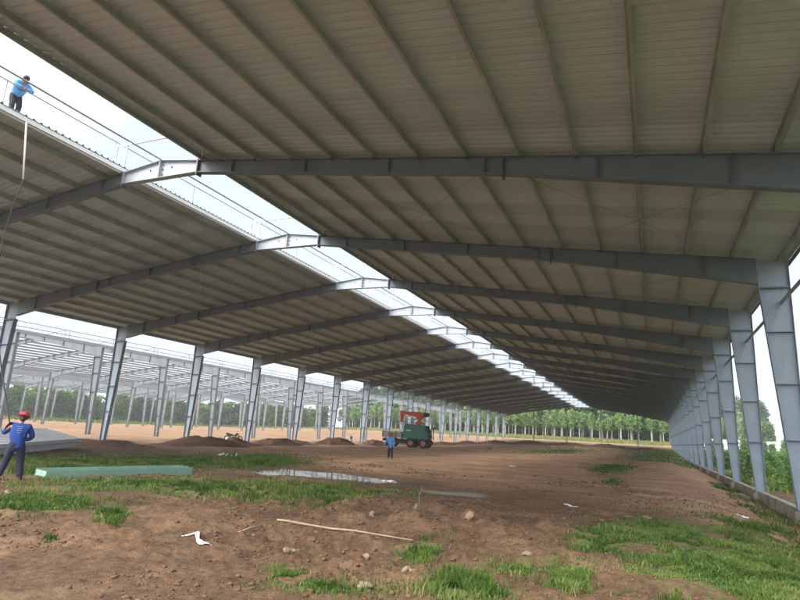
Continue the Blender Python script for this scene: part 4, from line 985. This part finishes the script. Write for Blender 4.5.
# cab: sloping sides seen from the left of the truck
cabp = [(-.42, 1.02), (2.55, .98), (2.66, 1.25), (2.60, 1.75), (2.20, 2.62), (-.15, 2.78), (-.36, 2.6)]
cab = MB().prism_y(cabp, 0, 2.1).build('cab', TG, tr, bevel=.05)
for s in (-1, 1):
    MB().box((2.78, s * .98, 1.75), (.09, .09, 1.5)).build('guard_post', TDARK, cab)
    d_ = MB().box((1.55, s * 1.062, 1.45), (1.2, .014, .72)).build('door', TG, cab, bevel=.006)
    MB().box((.3, s * 1.06, 1.9), (1.1, .016, .9)).build('side_panel', TG, cab, bevel=.006)
    MB().box((.28, s * 1.07, 1.98), (.6, .01, .1)).build('plate', MT['frame_white'], cab)
    MB().cyl((2.62, s * .8, 1.2), (2.69, s * .8, 1.2), .11, 12).build('headlight', LAMP, cab)
    MB().box((2.45, s * 1.25, 2.1), (.05, .18, .32)).build('mirror', TDARK, cab, bevel=.01)
MB().add([(2.628, -.9, 1.80), (2.628, .9, 1.80), (2.26, .82, 2.56), (2.26, -.82, 2.56)], [(0, 1, 2, 3)]).build('windscreen', GLASS, cab)
MB().box((2.68, 0, 1.42), (.03, 1.2, .3)).build('grille', TDARK, cab)
for x in (.55, 2.12, -2.05):
    for s in (-1, 1):
        w = MB().ring((0, 0, 0), .40, .14, 'y', 28, 10).build('wheel', TYRE, tr, True, loc=(x, s * .92, .54))
        b = MB(); b.cyl((0, -.09, 0), (0, .09, 0), .31, 20); b.cyl((0, s * .05, 0), (0, s * .13, 0), .10, 12)
        for k in range(6): b.ball((.17 * math.cos(k * PI / 3), s * .065, .17 * math.sin(k * PI / 3)), .025, 6, 4)
        b.build('rim', RIM, w)
b = MB()
for x in (.55, 2.12):
    for s in (-1, 1):
        n = 10; po = []
        for i in range(n + 1): t = PI * i / n; po.append((x + .62 * math.cos(t), .53 + .62 * math.sin(t)))
        for i in range(n, -1, -1): t = PI * i / n; po.append((x + .58 * math.cos(t), .53 + .58 * math.sin(t)))
        for i in range(n): b.prism_y([po[i], po[i + 1], po[2 * n - i], po[2 * n + 1 - i]], s * .92, .34)
b.build('mudguard', TDARK, tr)
# crane
cr_ = MB(); cr_.box((1.25, 0, 2.86), (.62, .9, .26)); cr_.cyl((1.25, 0, 2.7), (1.25, 0, 3.35), .2, 14); cr_.box((1.25, 0, 3.42), (.55, .5, .42)); crane = cr_.build('crane_base', TRED, tr, bevel=.03); crane.scale = (1.08, 1.25, 1.2); crane.location = (-.1, 0, -.54)
MB().prism_y([(1.75, 3.35), (1.95, 3.75), (1.3, 3.95), (-.85, 3.98), (-1.0, 3.82), (-.85, 3.62), (.6, 3.55), (1.15, 3.30)], 0, .38).build('main_boom', TRED, crane, bevel=.03)
MB().prism_y([(-1.02, 4.02), (-.72, 4.05), (-.66, 3.4), (-.78, 2.92), (-.98, 2.92), (-.98, 3.4)], 0.02, .3).build('folded_jib', TRED, crane, bevel=.03)
MB().cyl((1.1, -.25, 3.2), (-.3, -.25, 3.66), .06, 10).build('ram', MT['frame_white'], crane)
b = MB(); b.box((2.05, 0, 3.72), (.55, .42, .38)); b.cyl((1.9, -.3, 3.5), (2.35, -.3, 3.55), .07, 8); b.build('motor_housing', TDARK, crane, bevel=.03)
b = MB(); b.tube([(-.9, 0, 2.95), (-.92, 0, 2.75), (-.85, 0, 2.66), (-.78, 0, 2.74)], .03, 6); b.build('hook', TDARK, crane)
b = MB(); [b.tube([(.1, s, 2.8), (.6, s * 1.2, 3.15), (1.1, s, 3.3)], .025, 6) for s in (-.28, .28)]; b.build('hose', TDARK, crane)
b = MB()
for s in (-1, 1): b.box((-.5, s * .98, 1.0), (.16, .14, 1.1)); b.box((-.5, s * .98, .32), (.3, .28, .05))
b.build('outrigger', TDARK, tr, bevel=.01)

# ------------------------------------------------------------------ motorbikes
def motorbike():
    o = empty('motorbike')
    for x in (-.62, .62):
        w = MB().ring((0, 0, 0), .25, .05, 'y', 24, 8).build('wheel', TYRE, o, True, loc=(x, 0, .30))
        b = MB(); b.cyl((0, -.05, 0), (0, .05, 0), .06, 10)
        for k in range(8): b.cyl((0, 0, 0), (.22 * math.cos(k * PI / 4), 0, .22 * math.sin(k * PI / 4)), .008, 4)
        b.build('rim', MT['frame_white'], w)
    b = MB(); b.tube([(.62, 0, .3), (.48, 0, .72), (.40, 0, .98)], .03, 8); b.tube([(.45, 0, .78), (.15, 0, .42), (-.25, 0, .36), (-.62, 0, .3)], .035, 8); b.tube([(-.25, 0, .4), (-.45, 0, .7)], .03, 8); b.build('frame', TDARK, o, True)
    b = MB(); b.box((.02, 0, .40), (.36, .24, .26)); b.cyl((-.5, -.13, .3), (.1, -.13, .28), .04, 8); b.build('engine', MT['rail'], o, bevel=.02)
    b = MB(); b.prism_y([(.42, .80), (.30, .86), (.08, .62), (-.1, .66), (-.72, .80), (-.78, .72), (-.3, .48), (.2, .44), (.4, .62)], 0, .16); b.build('fairing', DARK_C, o, bevel=.02)
    b = MB(); b.prism_y([(-.04, .70), (-.70, .84), (-.72, .80), (-.1, .655)], 0, .25); b.build('seat', BLACK, o, bevel=.02)
    b = MB(); b.tube([(.36, -.34, 1.02), (.42, -.12, 1.0), (.42, .12, 1.0), (.36, .34, 1.02)], .018, 6); b.build('handlebar', TDARK, o, True)
    MB().ball((.49, 0, .88), (.07, .08, .09)).build('headlight', LAMP, o, True)
    b = MB(); b.prism_y([(.86, .42), (.70, .60), (.50, .60), (.50, .57), (.69, .57), (.84, .40)], 0, .11); b.build('mudguard', DARK_C, o)
    return o
mb = motorbike()
for k, (x, y, rz, lb) in enumerate([(-37.6, 47.2, 0.4, 'dark motorbike parked by a shed column behind the largest soil heaps'), (-36.4, 69.6, 2.2, 'dark motorbike parked against a shed column left of the truck bed')]):
    o = mb
    if k:
        o = mb.copy(); COL.objects.link(o)
        for c in mb.children:
            c2 = c.copy(); COL.objects.link(c2); c2.parent = o
            for g_ in c.children:
                g2 = g_.copy(); COL.objects.link(g2); g2.parent = c2
    o.location = (x, y, h1(x, y)); o.rotation_euler.z = rz; tag(o, lb, 'motorbike', 'motorbikes parked by the columns')

# ------------------------------------------------------------------ far buildings
wl = empty('boundary_wall', (24, 150, h1(24, 150) - 0.2), -0.05, 'long low white wall behind the shrubs on the right', 'wall')
MB().box((0, 0, 1.0), (40, .2, 3.6)).build('panel', MT['gutter'], wl); MB().box((0, 0, 2.84), (40.2, .34, .08)).build('coping', MT['concrete'], wl)
for k in range(13): MB().box((-19.8 + 3.3 * k, 0, 1.05), (.4, .36, 3.6)).build('pier', MT['frame_white'], wl)

# ------------------------------------------------------------------ hazy air over the whole site
hm = bpy.data.materials.new('humid_air'); hm.use_nodes = True; t = hm.node_tree; t.nodes.clear()
ho = t.nodes.new('ShaderNodeOutputMaterial'); hv = t.nodes.new('ShaderNodeVolumePrincipled')
hv.inputs['Color'].default_value = (0.86, 0.92, 1.0, 1); hv.inputs['Density'].default_value = 0.0007; hv.inputs['Anisotropy'].default_value = 0.3
t.links.new(hv.outputs['Volume'], ho.inputs['Volume'])
b = MB(); b.box((0, 0, 16), (5200, 5200, 40))
tag(b.build('haze', hm), 'thin humid haze in the air over the whole site', 'haze', kind='stuff')
SC.cycles.volume_bounces = 1
